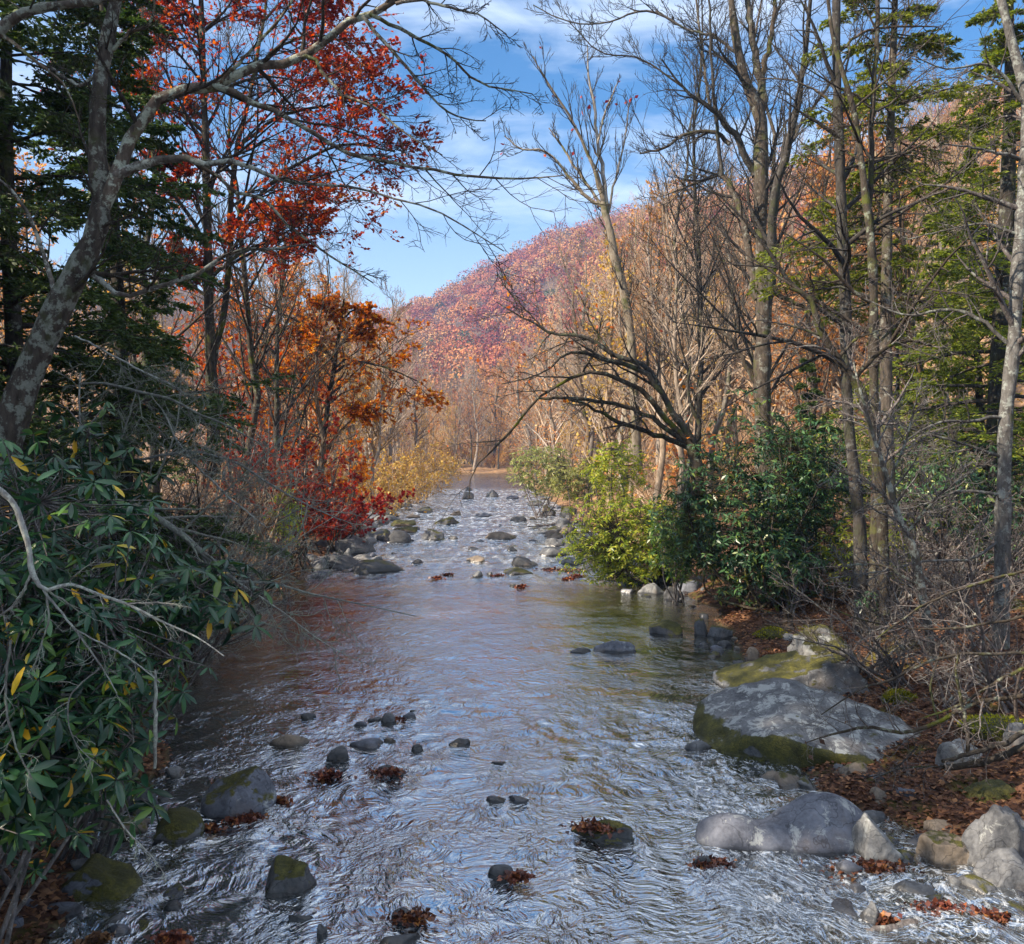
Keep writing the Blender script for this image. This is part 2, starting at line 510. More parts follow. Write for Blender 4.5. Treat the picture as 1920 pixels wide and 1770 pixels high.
def ground(x, y):
    x = np.asarray(x, float); y = np.asarray(y, float)
    xl, xr = edges(y)
    p = np.stack([x, y, np.zeros_like(x)], -1)
    nz = fbm(p * 0.45, 3, 5)
    wob = fbm(p * 0.7 + 30, 3, 9) * 1.3
    dl = xl - x + wob
    dr = x - xr + wob
    d = np.maximum(dl, dr)
    d = np.where(y > 152, np.maximum(d, (y - 152) * 0.6), d)
    z = -0.38 + 0.50 * smooth(-1.0, 0.9, d)
    z = z + 0.75 * smooth(0.8, 5.0, d) + 0.035 * np.clip(d - 5, 0, 60)
    z = z + nz * 0.55 * smooth(-0.3, 2.0, d) + fbm(p * 2.1, 3, 3) * 0.22 * smooth(-0.5, 1.0, d)
    r = np.hypot(x, y)
    ang = np.arctan2(x, y)
    px = 960 + F * np.tan(np.clip(ang, -1.0, 1.0))
    sk = np.interp(px, SKY[:, 0], SKY[:, 1])
    D = np.interp(px, [0, 900, 1150, 1500, 1900], [420, 620, 560, 430, 340])
    r0 = np.interp(px, [0, 700, 1000, 1250, 1450, 1900], [150, 210, 190, 80, 50, 36])
    Hr = (HZ - sk) / F * D * np.cos(np.clip(ang, -1.0, 1.0))
    t = np.clip((r - r0) / (D - r0), 0, 1.6)
    prof = np.where(t < 1, t ** 1.12 * (1 - 0.12 * t ** 6) + 0.0, 0.88 - 0.25 * (t - 1)) / 0.88
    hill = Hr * prof * np.where(y > 0, 1, np.clip(1 + y / 60.0, 0.35, 1))
    hn = fbm(p * 0.018, 4, 21) * 26 * smooth(60, 260, r)
    return z + np.maximum(hill, 0) + hn * np.clip(t, 0, 1) ** 0.7


def gz(x, y):
    return float(ground(np.array([x]), np.array([y]))[0])


def axis(parts):
    out = []
    for a, b, s in parts:
        out += list(np.arange(a, b, s))
    return np.array(out + [parts[-1][1]])


xs = axis([(-620, -200, 14), (-200, -60, 5), (-60, -16, 1.3), (-16, -8, 0.3), (-8, 8, 0.13), (8, 16, 0.3), (16, 60, 1.3), (60, 200, 5), (200, 620, 12)])
ys = axis([(-120, -10, 6), (-10, 4, 0.7), (4, 22, 0.13), (22, 45, 0.35), (45, 160, 1.2), (160, 760, 8)])
X, Y = np.meshgrid(xs, ys)
Z = ground(X, Y)
g = Geo()
idx = np.arange(X.size).reshape(X.shape)
g.add(np.stack([X, Y, Z], -1), np.stack([idx[:-1, :-1], idx[:-1, 1:], idx[1:, 1:], idx[1:, :-1]], -1).reshape(-1, 4))
m, n = newmat("forest_floor")
tc = n('ShaderNodeTexCoord')
ob = tc.outputs['Object']
vo = n('ShaderNodeTexVoronoi', {'Vector': ob, 'Scale': 17.0, 'Randomness': 1.0})
r = n('ShaderNodeSeparateColor', {0: vo.outputs['Color']}).outputs[0]
col = n.ramp(r, [(0.0, (0.035, 0.018, 0.012)), (0.35, (0.080, 0.040, 0.026)), (0.7, (0.14, 0.068, 0.040)), (1.0, (0.24, 0.13, 0.07))])
soil = n.ramp(n.noise(ob, 1.1, 6.0, 0.6), [(0.45, 0.0), (0.6, 0.75)])
col = n.mix(soil, col, (0.035, 0.024, 0.017))
ms = n.ramp(n.noise(ob, 0.55, 5.0, 0.6), [(0.56, 0.0), (0.64, 1.0)])
far = n('ShaderNodeSeparateXYZ', {0: ob})
nearm = n.ramp(n.math('DIVIDE', far.outputs[1], 100.0), [(0.25, 1.0), (0.4, 0.0)])
mc = n.ramp(n.noise(ob, 25.0, 3.0), [(0.3, (0.03, 0.035, 0.006)), (0.7, (0.14, 0.13, 0.015))])
col = n.mix(n.math('MULTIPLY', n.math('MULTIPLY', ms, nearm), 0.8), col, mc)
# dry tan woodland floor farther up the valley
fm = n.ramp(n.math('DIVIDE', far.outputs[1], 100.0), [(0.22, 0.0), (0.6, 1.0)])
tanc = n.ramp(n.noise(ob, 0.6, 8.0, 0.75), [(0.3, (0.13, 0.075, 0.04)), (0.5, (0.30, 0.18, 0.095)), (0.7, (0.45, 0.29, 0.16))])
col = n.mix(n.math('MULTIPLY', fm, 0.9), col, tanc)
hm = n.ramp(n.math('DIVIDE', far.outputs[1], 400.0), [(0.40, 0.0), (0.75, 1.0)])
col = n.mix(n.math('MULTIPLY', hm, 0.85), col, (0.07, 0.045, 0.035))
# river bed: silty stones below the water line
bed = n.ramp(far.outputs[2], [(0.0, 1.0), (0.05, 0.0)])
bc = n.ramp(n.noise(ob, 2.6, 6.0, 0.7), [(0.3, (0.030, 0.024, 0.014)), (0.55, (0.085, 0.068, 0.036)), (0.75, (0.16, 0.13, 0.075))])
col = n.mix(bed, col, bc)
b = n('ShaderNodeBsdfPrincipled', {'Base Color': col, 'Roughness': 0.9, 'Specular IOR Level': 0.15, 'Normal': bump(n, n.math('ADD', r, n.noise(ob, 9.0, 4.0)), 0.6, 0.04)})
finish(n, b.outputs[0])
tag(g.build("ground", m, smooth_=True), "leaf covered banks, valley floor and wooded hillsides", None, None, 'structure')

# ------------------------------------------------------------------ stones
import bmesh
_ico = {}
STONES = []


def ico(sub):
    if sub not in _ico:
        bm = bmesh.new()
        bmesh.ops.create_icosphere(bm, subdivisions=sub, radius=1.0)
        bm.verts.ensure_lookup_table()
        V = np.array([v.co[:] for v in bm.verts])
        T = np.array([[v.index for v in f.verts] for f in bm.faces])
        bm.free()
        _ico[sub] = (nrm(V), T)
    return _ico[sub]


def rock_mesh(w, dp, h, seed, sub=4, cuts=9, rough=1.0, lobes=None, sink=0.25, rnd=2.6, peak=None, planes=None):
    V, T = ico(sub)
    rg = np.random.default_rng(seed)
    d = V.copy()
    r = (np.abs(d) ** rnd).sum(1) ** (-1.0 / rnd)       # boxy ball
    if lobes is not None:
        # each lobe is an ellipsoid (centre, radii) in the unit box; take the farthest way out of their union
        rl = np.full(len(d), 0.25)
        for c, a in lobes:
            c = np.array(c); a = np.array(a)
            A = ((d / a) ** 2).sum(1)
            B = -2 * ((d * c) / a ** 2).sum(1)
            Cc = ((c / a) ** 2).sum() - 1
            disc = B * B - 4 * A * Cc
            ex = np.where(disc > 0, (-B + np.sqrt(np.maximum(disc, 0))) / (2 * A), 0)
            k = 0.16
            hh = np.maximum(k - np.abs(rl - ex), 0) / k
            rl = np.maximum(rl, ex) + hh * hh * k * 0.25
        r = rl
    if planes is not None:
        r = np.full(len(d), 1.35)
        cuts = 3
        for (a, b, c, off) in list(planes) + [(1, 0, 0, 1), (-1, 0, 0, 1), (0, 1, 0, 1), (0, -1, 0, 1), (0, 0, 1, 1)]:
            dot = d @ (np.array([a, b, c]) / math.sqrt(a * a + b * b + c * c))
            lim = np.where(dot > 0.05, off / np.maximum(dot, 0.05), 9)
            hh = np.maximum(0.07 - np.abs(r - lim), 0) / 0.07
            r = np.minimum(r, lim) - hh * hh * 0.07 * 0.25
    for i in range(cuts):
        nn = nrm(rg.normal(size=3) * np.array([1, 1, 0.8]))
        if nn[2] < -0.2: nn[2] = -nn[2]
        off = rg.uniform(0.55, 0.92) if planes is None else rg.uniform(0.8, 1.0)
        dot = d @ nn
        lim = np.where(dot > 0.05, off / np.maximum(dot, 0.05), 9)
        k = 0.05
        hh = np.maximum(k - np.abs(r - lim), 0) / k
        r = np.minimum(r, lim) - hh * hh * k * 0.25
    P = d * r[:, None]
    P = P + d * (fbm(P * 1.7 + seed, 4, seed) * 0.40 * rough + fbm(P * 5 + seed, 4, seed + 3) * 0.13 * rough)[:, None]
    if lobes is None:
        for k in range(2):
            P[:, k] /= np.abs(P[:, k]).max()
        P[:, 2] /= P[:, 2].max()
    if peak is not None:      # (how much it narrows upward, where the summit stands from -1 to 1)
        zz = np.clip(P[:, 2], 0, 1)
        P[:, 0] = P[:, 0] * (1 - peak[0] * zz) + peak[1] * peak[0] * zz
        P[:, 1] = P[:, 1] * (1 - 0.5 * peak[0] * zz)
    P = P * np.array([w / 2, dp / 2, 1])
    P[:, 2] = np.where(P[:, 2] > 0, P[:, 2] * h, P[:, 2] * (sink + 0.5 * h))
    return P, T


def rock(x0, x1, yt, yb, tone, moss, label, k=0.75, base=0.0, lic=0.0, rough=1.0, cuts=9, lobes=None, seed=None, group=None, name="boulder", cat="boulder", rz=0.0, rnd=2.6, flank=False, peak=None, planes=None):
    seed = seed if seed is not None else int(x0 * 7 + yb * 3) % 9973
    Yf = (CH - base) * F / (yb - HZ)
    w = (x1 - x0) / F * Yf
    dp = w * k
    Yc = Yf + dp * 0.5
    h = CH - (yt - HZ) / F * (Yf + dp * 0.45) - base
    while h < 0.22 * (yb - yt) / F * Yf and dp > 0.03:
        dp *= 0.85
        Yc = Yf + dp * 0.5
        h = CH - (yt - HZ) / F * (Yf + dp * 0.45) - base
    h = max(h, 0.03)
    w *= Yc / Yf
    P, T = rock_mesh(w, dp, h, seed, 5 if (x1 - x0) > 90 else 4, cuts, rough, lobes, rnd=rnd, peak=peak, planes=planes)
    g = Geo()
    g.add(P, None, T)
    o = g.build(name, rockmat(tone, moss, lic, flank), None, (0, 0, 0), True)
    o.location = ((0.5 * (x0 + x1) - 960) / F * Yc, Yc, base)
    o.rotation_euler = (0, 0, rz)
    STONES.append((o.location[0], Yc, w))
    tag(o, label, cat, group)
    return o


# big stones on the near right
rock(1292, 1800, 1308, 1462, 'gray', 1.05, "huge flat boulder with mossy flank and lichen pale top, beside the near right water", 0.62, 0.0, 1.0, 0.55, 5, rz=-0.16, seed=5, flank=True,
     planes=[(0.34, -0.30, 0.9, .46), (-.9, -.2, .35, .84), (-.45, -.15, .85, .70), (0, -1, 0.02, .78), (-.6, -.8, 0, .82)])
rock(1350, 1640, 1222, 1312, 'gray', 0.5, "pointed slab with sunlit mossy ridge just behind the huge flat boulder", 0.6, 0.05, 0.4, 1.0, 10, seed=18, planes=[(-.42, -.15, .9, .45), (.9, 0, .3, .85), (0, -.9, .35, .6), (-.5, -.8, .1, .62)])
rock(1473, 1610, 1172, 1246, 'pale', 0.75, "pale lichen spotted boulder with mossy side, behind the pointed slab", 0.8, 0.35, 0.8, 1.0, 9)
rock(1303, 1632, 1494, 1620, 'blue', 0.0, "smooth bluish saddle shaped rock rising to a rounded hump at its right end", 0.62, 0.0, 0.55, 0.35, 0, seed=31,
     lobes=[((-0.60, -0.12, 0.05), (0.42, 0.55, 0.56)), ((-0.05, -0.1, 0.05), (0.75, 0.60, 0.40)), ((0.30, 0.12, 0.18), (0.46, 0.58, 0.55)), ((0.52, 0.18, 0.26), (0.47, 0.62, 0.68)), ((0.35, -0.25, 0.05), (0.5, 0.5, 0.42))])
rock(1585, 1710, 1533, 1632, 'pale', 0.1, "triangular pale topped rock leaning against the smooth saddle shaped rock", 0.8, 0.0, 0.8, 0.8, 9, seed=12, planes=[(.66, -.1, .75, .52), (-.9, -.1, .35, .66), (-.1, -.9, .4, .6), (.5, -.8, .2, .68)])
rock(1567, 1618, 1612, 1642, 'blue', 0.0, "small round blue grey stone at the foot of the triangular rock", 0.8, 0, 0, .5, 3)
rock(1800, 1945, 1513, 1655, 'gray', 0.15, "tall angular lichen spotted boulder cut off by the photo's right edge", 0.8, 0.0, 0.3, 0.9, 9, seed=45, planes=[(-.72, -.1, .7, .66), (-.2, -.9, .35, .62), (.3, -.1, 1, .86), (.5, -.8, .1, .7)])
rock(1838, 1950, 1604, 1684, 'gray', 0.0, "wide grey violet rock in front of the tall angular boulder", 0.8, 0.0, 0.4, 0.8, 7, planes=[(-.55, -.2, .8, .66), (0, -.85, .5, .62), (.4, -.3, .85, .8)])
rock(1727, 1830, 1570, 1634, 'tan', 0.3, "blocky brown rock with mossy edge left of the tall angular boulder", 0.7, 0.0, 0.1, 0.9, 12, planes=[(0.1, -.1, 1, .8), (0, -1, .12, .7), (-1, -.3, .1, .88), (1, -.4, .1, .85)])
rock(1790, 1930, 1462, 1536, 'dark', 1.35, "dark moss blanketed dome beneath the pale block", 0.8, 0.0, 0.0, 0.8, 4)
rock(1765, 1866, 1395, 1484, 'pale', 0.15, "pale squarish block under the fallen mossy limb", 0.8, 0.05, 0.8, 0.9, 12, seed=77, planes=[(0.35, -.25, .9, .75), (0, -1, .2, .7), (-.9, -.3, .25, .8), (.8, -.5, .3, .8)])
rock(1570, 1648, 1465, 1492, 'blue', 0.0, "flat violet slab touching the drift stick", 0.8, 0, 0.3, .6, 8)
rock(1634, 1715, 1499, 1520, 'dark', 0.2, "long low dark green stone between drift stick and brown low rock", 0.5, 0, 0, .6, 4)
rock(1720, 1765, 1484, 1504, 'gray', 0.0, "small grey violet stone left of the little round cobble", 0.7, 0, 0, .5, 3)
rock(1763, 1793, 1480, 1510, 'gray', 0.0, "little round grey cobble touching the moss blanketed dome", 0.9, 0, 0, .5, 3)
rock(1690, 1758, 1456, 1484, 'dark', 0.25, "dark leaf strewn stone left of the pale block", 0.7, 0.0, 0, .8, 8)
rock(1727, 1802, 1541, 1574, 'tan', 0.0, "low brown rock sitting above the blocky brown rock", 0.7, 0, 0, .7, 6)
rock(1663, 1756, 1654, 1690, 'gray', 0.0, "oval grey stone with a whitish streak beside the big leaf clump", 0.7, 0, 0.2, .6, 6)
rock(1610, 1658, 1692, 1735, 'gray', 0.0, "cone shaped grey stone standing in the bottom right shallows", 0.9, 0, 0, .6, 8, seed=9, peak=(0.8, 0.1))
rock(1705, 1745, 1694, 1706, 'blue', 0.0, "thin blue flake of stone beneath the oval grey stone", 0.6, 0, 0, .5, 4)
rock(1880, 1935, 1356, 1384, 'gray', 0.1, "grey stone lying on leaf litter under the moss mounds", 0.7, 0.5, 0.4, .7, 6)
# right bank, middle distance
rock(1217, 1280, 1163, 1194, 'dark', 0.85, "dark wedge rock with bright mossy top in the green pool", 0.7, 0, 0, .8, 9)
rock(1322, 1374, 1172, 1197, 'gray', 0.7, "grey rock with olive moss cap at the pool's right shore", 0.7, 0.02, 0.2, .8, 7)
rock(1300, 1330, 1160, 1192, 'dark', 0.6, "mossy dark stone wedged behind the olive capped rock", 0.7, 0.02, 0, .8, 7)
rock(1112, 1196, 1201, 1226, 'blue', 0.0, "long blue grey slab out in the pool", 0.5, 0, 0.2, .7, 8)
rock(1060, 1108, 1215, 1224, 'dark', 0.0, "thin dark sliver of stone left of the long slab in the pool", 0.4, 0, 0, .5, 4)
rock(1392, 1425, 1213, 1236, 'tan', 0.0, "rounded reddish stone by the leaf drift behind the pointed slab", 0.8, 0.05, 0, .5, 4)
rock(1194, 1250, 1092, 1114, 'pale', 0.1, "pale tilted slab on the right shore under the deep green rhododendron", 0.6, 0.02, 0.5, .8, 9)
rock(1235, 1285, 1099, 1126, 'dark', 0.3, "dark angular rock right of the pale tilted slab", 0.7, 0.02, 0, .9, 10)
rock(1163, 1194, 1104, 1112, 'blue', 0.0, "flat blue grey stone left of the pale tilted slab", 0.6, 0, 0, .5, 4)
rock(1138, 1184, 1074, 1090, 'tan', 0.0, "low tan rock with leaf trail at the pool's head", 0.7, 0.02, 0.2, .6, 6)
rock(1222, 1262, 1056, 1084, 'dark', 0.7, "dark mossy rock tucked beneath the right bank bushes", 0.8, 0.15, 0, .8, 8)
# rapids
RAP = [
    (620, 706, 1003, 1040, 'gray', 0.1, 'layered grey boulder on the left shore, largest of the rapids'), (640, 660, 1028, 1048, 'pale', 0, 'small pale stone at the foot of the layered boulder'),
    (655, 700, 1040, 1052, 'pale', 0.1, 'pale low slab in front of the layered boulder'), (790, 838, 992, 1014, 'gray', 0.5, 'blocky grey boulder with mossy face in mid rapids'),
    (904, 979, 996, 1013, 'tan', 0.1, 'broad flat tan rock in the middle of the rapids'), (813, 868, 968, 984, 'dark', 0.75, 'long dark mossy rock upstream of the blocky grey boulder'),
    (886, 926, 961, 970, 'blue', 0, 'thin grey slab upstream of the flat tan rock'), (781, 815, 950, 962, 'dark', 0.4, 'dark low rock near the left rapids shore'),
    (843, 867, 957, 967, 'tan', 0, 'reddish stone between the dark rocks in the upper rapids'), (955, 994, 968, 979, 'dark', 0.2, 'dark stone right of the thin grey slab'),
    (1010, 1043, 947, 964, 'tan', 0.9, 'golden mossy rock at the right rapids shore'), (1043, 1082, 949, 970, 'dark', 1.0, 'moss covered rock below the olive bushes'),
    (908, 942, 918, 932, 'gray', 0, 'grey rock at the lip of the far pool'), (871, 885, 913, 920, 'gray', 0, 'tiny stone left of the lip of the far pool'), (862, 890, 921, 936, 'dark', 0.2, 'dark stone below the far pool'),
    (948, 973, 929, 936, 'blue', 0, 'bluish stone right of the lip of the far pool'), (1020, 1053, 994, 1009, 'tan', 0, 'brown block among leaf drifts, right rapids'),
    (1020, 1064, 1008, 1026, 'gray', 0, 'grey rock just below the brown block'), (1052, 1098, 1012, 1036, 'dark', 0.25, 'dark blocky boulder at the right shore by the yellow bush'),
    (1010, 1072, 1026, 1044, 'gray', 0.1, 'wide grey slab in front of the dark blocky boulder'), (955, 1010, 1042, 1064, 'dark', 0.1, 'large dark angular rock below the flat tan rock'),
    (938, 1000, 1064, 1079, 'dark', 0.4, 'dark slanted slab at the foot of the rapids'), (880, 910, 1070, 1083, 'pale', 0, 'pale pointed stone left of the slanted slab'), (912, 926, 1072, 1080, 'gray', 0, 'tiny stone between pale and slanted stones'),
    (872, 912, 1042, 1055, 'tan', 0, 'leaf strewn stone in the lower rapids'), (768, 798, 1048, 1058, 'dark', 0, 'low dark stone alone in the lower left rapids'), (670, 695, 1066, 1079, 'dark', 0.6, 'mossy stone where the left pool begins'),
    (955, 970, 1094, 1101, 'dark', 0, 'small black stone alone just below the rapids'), (1100, 1125, 1046, 1061, 'tan', 0.9, 'rounded stone with yellow moss under the bush'), (1045, 1100, 1045, 1061, 'pale', 0, 'pale flat rock beside a row of red leaf clumps'),
    (738, 790, 986, 998, 'tan', 1.1, 'mossy yellow slab on the left rapids shore'), (725, 783, 975, 986, 'tan', 1.0, 'second yellow mossy slab, just upstream'), (672, 704, 970, 990, 'dark', 0.5, 'dark rock under the red shrub'),
    (705, 738, 998, 1014, 'dark', 0.6, 'dark mossy rock behind the layered boulder'), (732, 760, 940, 952, 'dark', 0.9, 'mossy stone by the golden shrubs'), (840, 860, 1004, 1012, 'gray', 0, 'small stone right of the blocky grey boulder'),
    (950, 972, 1022, 1034, 'dark', 0, 'pyramid shaped dark stone below the flat tan rock'), (872, 898, 1026, 1033, 'dark', 0, 'sliver of dark stone in mid rapids'), (985, 1018, 938, 949, 'gray', 0.4, 'grey stone at the upper right rapids'),
    (575, 625, 1010, 1034, 'dark', 0.3, 'dark rock on the left bank under bare twigs'), (600, 640, 985, 1002, 'pale', 0.1, 'pale rock on the left bank by the red shrub')]
for (a, b_, c, d_, tone, ms_, lb) in RAP:
    rock(a, b_, c, d_, tone, ms_, lb, 0.8, 0.0 if ms_ < 0.9 else 0.04, 0.2 if tone in ('gray', 'pale') else 0, 0.9, 10, name="rock", cat="rock")
# near left and middle of the stream
rock(378, 517, 1450, 1542, 'blue', 0.45, "big rounded bluish boulder with moss along its crest, near left", 0.8, 0, 0.1, .6, 5, seed=3)
rock(267, 384, 1519, 1584, 'gray', 1.0, "rounded rock with thick golden moss cap, near left shore", 0.75, 0.0, 0.1, .6, 5)
rock(88, 282, 1622, 1704, 'blue', 0.85, "large dark wedge rock with mossy back in the near left corner", 0.6, 0.0, 0.1, .8, 8, seed=66, planes=[(.5, -.1, .8, .56), (-.8, -.1, .6, .74), (0, -.8, .5, .6)])
rock(487, 598, 1620, 1690, 'dark', 0.62, "dark angular rock with thin moss top, alone in the near stream", 0.75, 0, 0, .8, 9, seed=8, planes=[(-.1, -.25, .95, .72), (.05, -.95, .2, .7), (-.8, -.2, .45, .76), (.9, -.2, .3, .82)])
rock(182, 292, 1526, 1564, 'tan', 0.5, "brown slab half hidden behind the golden moss rock", 0.6, 0.02, 0, .7, 7)
rock(240, 302, 1470, 1530, 'gray', 0.9, "mossy upright stone under the rhododendron leaves", 0.8, 0.02, 0.3, .8, 8)
rock(160, 245, 1440, 1500, 'pale', 0.1, "pale grey stone deep under the rhododendron", 0.8, 0.1, 0.3, .8, 8)
rock(307, 351, 1436, 1460, 'pale', 0.0, "small pale rock beside the lichen covered upright stick", 0.8, 0, 0.2, .6, 5)
rock(503, 580, 1376, 1404, 'tan', 0.1, "low smooth brown rock in the left shallows", 0.55, 0, 0, .5, 3)
rock(610, 661, 1400, 1432, 'dark', 0.1, "dark grey knobby rock behind the wet leaf clump", 0.8, 0, 0.2, .9, 9)
rock(130, 190, 1610, 1634, 'gray', 0.1, "grey slab peeking over the dark wedge rock", 0.6, 0.1, 0, .7, 6)
rock(-10, 68, 1685, 1730, 'blue', 0.0, "blue grey stone at the photo's left edge below the leaf drift", 0.7, 0.05, 0, .6, 5)
rock(75, 158, 1695, 1724, 'blue', 0.0, "long smooth blue grey stone in front of the dark wedge rock", 0.5, 0, 0, .4, 2)
rock(4, 58, 1720, 1764, 'blue', 0.0, "smooth stone in the bottom left corner", 0.8, 0.02, 0, .5, 4)
rock(195, 245, 1735, 1764, 'blue', 0.0, "blue stone beside the brown leaf clump at the bottom edge", 0.7, 0, 0, .5, 4)
rock(535, 588, 1714, 1732, 'dark', 0.0, "thin dark stone barely above water below the lone angular rock", 0.5, 0, 0, .5, 4)
rock(594, 616, 1733, 1763, 'dark', 0.0, "small upright dark stone near the bottom edge", 0.9, 0, 0, .7, 5)
SM = [(663, 689, 1353, 1367, 'blue', 'small blue stone left in the midstream cluster'), (689, 716, 1344, 1355, 'gray', 'flat grey stone at the back of the midstream cluster'), (714, 743, 1336, 1360, 'gray', 'largest round stone of the midstream cluster'),
      (753, 780, 1336, 1353, 'blue', 'blue grey stone right of the leaf bit in the midstream cluster'), (766, 780, 1331, 1338, 'dark', 'farthest tiny stone of the midstream cluster'), (720, 743, 1383, 1395, 'tan', 'small brown stone downstream of the midstream cluster'),
      (771, 796, 1396, 1410, 'dark', 'small dark stone right of the curved smooth stone'), (655, 720, 1386, 1408, 'blue', 'curved smooth stone like a resting seal, midstream'), (841, 882, 1384, 1401, 'dark', 'smooth barrel shaped stone standing alone midstream'),
      (920, 950, 1428, 1436, 'dark', 'thin dark stone awash in midstream'), (910, 952, 1492, 1508, 'dark', 'dark humped stone awash above the white water'), (950, 992, 1493, 1507, 'blue', 'flat wet stone next to the dark humped stone'),
      (560, 594, 1338, 1352, 'dark', 'dark stone with a twig on it at the left pool edge'), (914, 965, 1622, 1652, 'dark', 'dark rock carrying an orange leaf clump, near centre'),
      (733, 800, 1706, 1738, 'dark', 'black leaf covered rock near the bottom centre'), (712, 790, 1752, 1782, 'dark', 'dark rock cut by the bottom edge'), (705, 765, 1438, 1458, 'dark', 'dark rock with a leaf mat below the midstream cluster')]
for (a, b_, c, d_, tone, lb) in SM:
    rock(a, b_, c, d_, tone, 0, lb, 0.7, 0, 0, .5, 4, name="stone", cat="stone")
rock(1068, 1204, 1541, 1582, 'dark', 0.7, "long slanting ledge with leaf mat, breaking the current near centre", 0.35, 0, 0, .8, 6, seed=23, rz=-0.25)
rock(1295, 1345, 1602, 1632, 'dark', 0.2, "black stone with leaves at the saddle shaped rock's left tip", 0.7, 0, 0, .8, 6)

# small shoreline stones nobody could tell apart
proto = []
for i in range(6):
    P, T = rock_mesh(0.34, 0.28, 0.12, 300 + i, 3, 9, 0.9)
    g = Geo(); g.add(P, None, T)
    proto.append(g)
rg = np.random.default_rng(77)
firsts = {}


def small_stones(n, y0, y1, side, label, group, spread=1.0, smin=0.5, smax=1.6, shore=0.0):
    for i in range(n):
        y = y0 * (y1 / y0) ** rg.random()
        xl, xr = edges(y)
        o_ = rg.normal() * spread * 0.5
        x = (xl + o_ + shore) if side < 0 else (xr + o_ - shore) if side > 0 else rg.uniform(xl + 0.8, xr - 0.8)
        j = int(rg.integers(0, 6))
        tone = ('gray', 'dark', 'tan', 'blue', 'pale')[int(rg.integers(0, 5))]
        key = (j, tone)
        if key not in firsts:
            firsts[key] = proto[j].build("cobble", rockmat(tone, 0.35 if j % 3 == 0 else 0, 0), None, (0, 0, 0), True)
            o = firsts[key]
        else:
            o = firsts[key].copy()
            COL.objects.link(o)
        s = rg.uniform(smin, smax)
        o.location = (x, y, max(-0.02, gz(x, y) - 0.02))
        o.scale = (s * rg.uniform(0.8, 1.5), s, s * rg.uniform(0.6, 1.1))
        o.rotation_euler = (0, 0, rg.uniform(0, 6.28))
        tag(o, label, "cobble", group)


small_stones(60, 26, 85, -1, "small cobble along the left shore of the rapids", "left rapids cobbles", 1.6, 0.7, 2.2, 0.6)
small_stones(50, 25, 80, 1, "small cobble along the right shore of the rapids", "right rapids cobbles", 1.4, 0.7, 2.2, 0.6)
small_stones(40, 24, 60, -1, "flat slab lying along the left shore of the rapids", "left shore slabs", 2.2, 2.0, 4.2, -0.1)
small_stones(30, 22, 50, 1, "flat slab lying along the right shore of the rapids", "right shore slabs", 2.0, 1.8, 3.6, 0.2)
small_stones(26, 29, 90, 0, "small stone breaking the white water of the rapids", "midstream rapids cobbles", 1, 0.5, 1.3)
small_stones(45, 6.3, 10.5, 1, "small pebble in the near right shallows", "near right pebbles", 1.3, 0.35, 1.3, 0.2)
small_stones(22, 6.3, 10, -1, "small pebble on the near left shore", "near left pebbles", 0.7, 0.3, 0.8, 0.1)
small_stones(22, 12, 22, 1, "small cobble on the pool's right shore", "right pool cobbles", 0.9, 0.5, 1.2, 0.1)

# ------------------------------------------------------------------ water
yw = axis([(-40, 4, 2.0), (4, 13, 0.04), (13, 26, 0.09), (26, 60, 0.25), (60, 158, 0.9)])
uw = np.linspace(-1.0, 1.0, 330)
U, Y = np.meshgrid(uw, yw)
xl, xr = edges(Y)
X = (xl + xr) / 2 + U * ((xr - xl) / 2 + 1.6)
calm = smooth(11.0, 15.0, Y) * (1 - smooth(23, 27, Y))
riff = 1 - 0.88 * calm
p = np.stack([X, Y, np.zeros_like(X)], -1)
wx = fbm(p * 0.9 + 5, 2, 41)
wy = fbm(p * 0.9 + 50, 2, 43)
q = np.stack([X * 1.5 + wx * 2.5, Y * 1.9 + wy * 2.5, np.zeros_like(X)], -1)
h1 = 1 - np.abs(fbm(q * 1.2, 3, 51)) * 4
h2 = fbm(q * 3.4, 3, 57)
patch = 0.35 + 0.9 * smooth(-0.12, 0.16, fbm(p * 0.5 + 9, 2, 61))
Z = riff * patch * (0.014 * h1 + 0.060 * h2) + 0.004 * fbm(q * 5, 2, 66)
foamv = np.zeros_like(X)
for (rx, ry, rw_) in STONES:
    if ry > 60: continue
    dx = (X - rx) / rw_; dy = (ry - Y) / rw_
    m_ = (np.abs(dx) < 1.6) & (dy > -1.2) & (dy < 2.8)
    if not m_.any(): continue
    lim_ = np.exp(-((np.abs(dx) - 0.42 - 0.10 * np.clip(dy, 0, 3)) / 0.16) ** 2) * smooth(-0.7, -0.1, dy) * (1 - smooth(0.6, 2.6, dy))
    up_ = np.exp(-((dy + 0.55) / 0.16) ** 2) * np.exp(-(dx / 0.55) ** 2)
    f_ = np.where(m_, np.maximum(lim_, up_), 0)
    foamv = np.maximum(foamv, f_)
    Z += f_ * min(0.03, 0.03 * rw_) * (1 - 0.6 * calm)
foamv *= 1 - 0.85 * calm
g = Geo()
idx = np.arange(X.size).reshape(X.shape)
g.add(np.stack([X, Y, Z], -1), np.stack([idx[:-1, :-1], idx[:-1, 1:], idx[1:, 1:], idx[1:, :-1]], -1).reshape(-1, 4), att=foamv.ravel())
m, n = newmat("stream_water")
tc = n('ShaderNodeTexCoord')
ob = tc.outputs['Object']
sp = n('ShaderNodeSeparateXYZ', {0: ob})
fast = n.ramp(n.math('DIVIDE', sp.outputs[1], 100.0), [(0.105, 1.0), (0.15, 0.50), (0.225, 0.45), (0.255, 1.0)])
wv = n('ShaderNodeTexNoise', {'Vector': ob, 'Scale': 0.9, 'Detail': 2.0}).outputs[1]
wv = n('ShaderNodeVectorMath', {0: wv, 1: (0.5, 0.5, 0.5)}, operation='SUBTRACT').outputs[0]
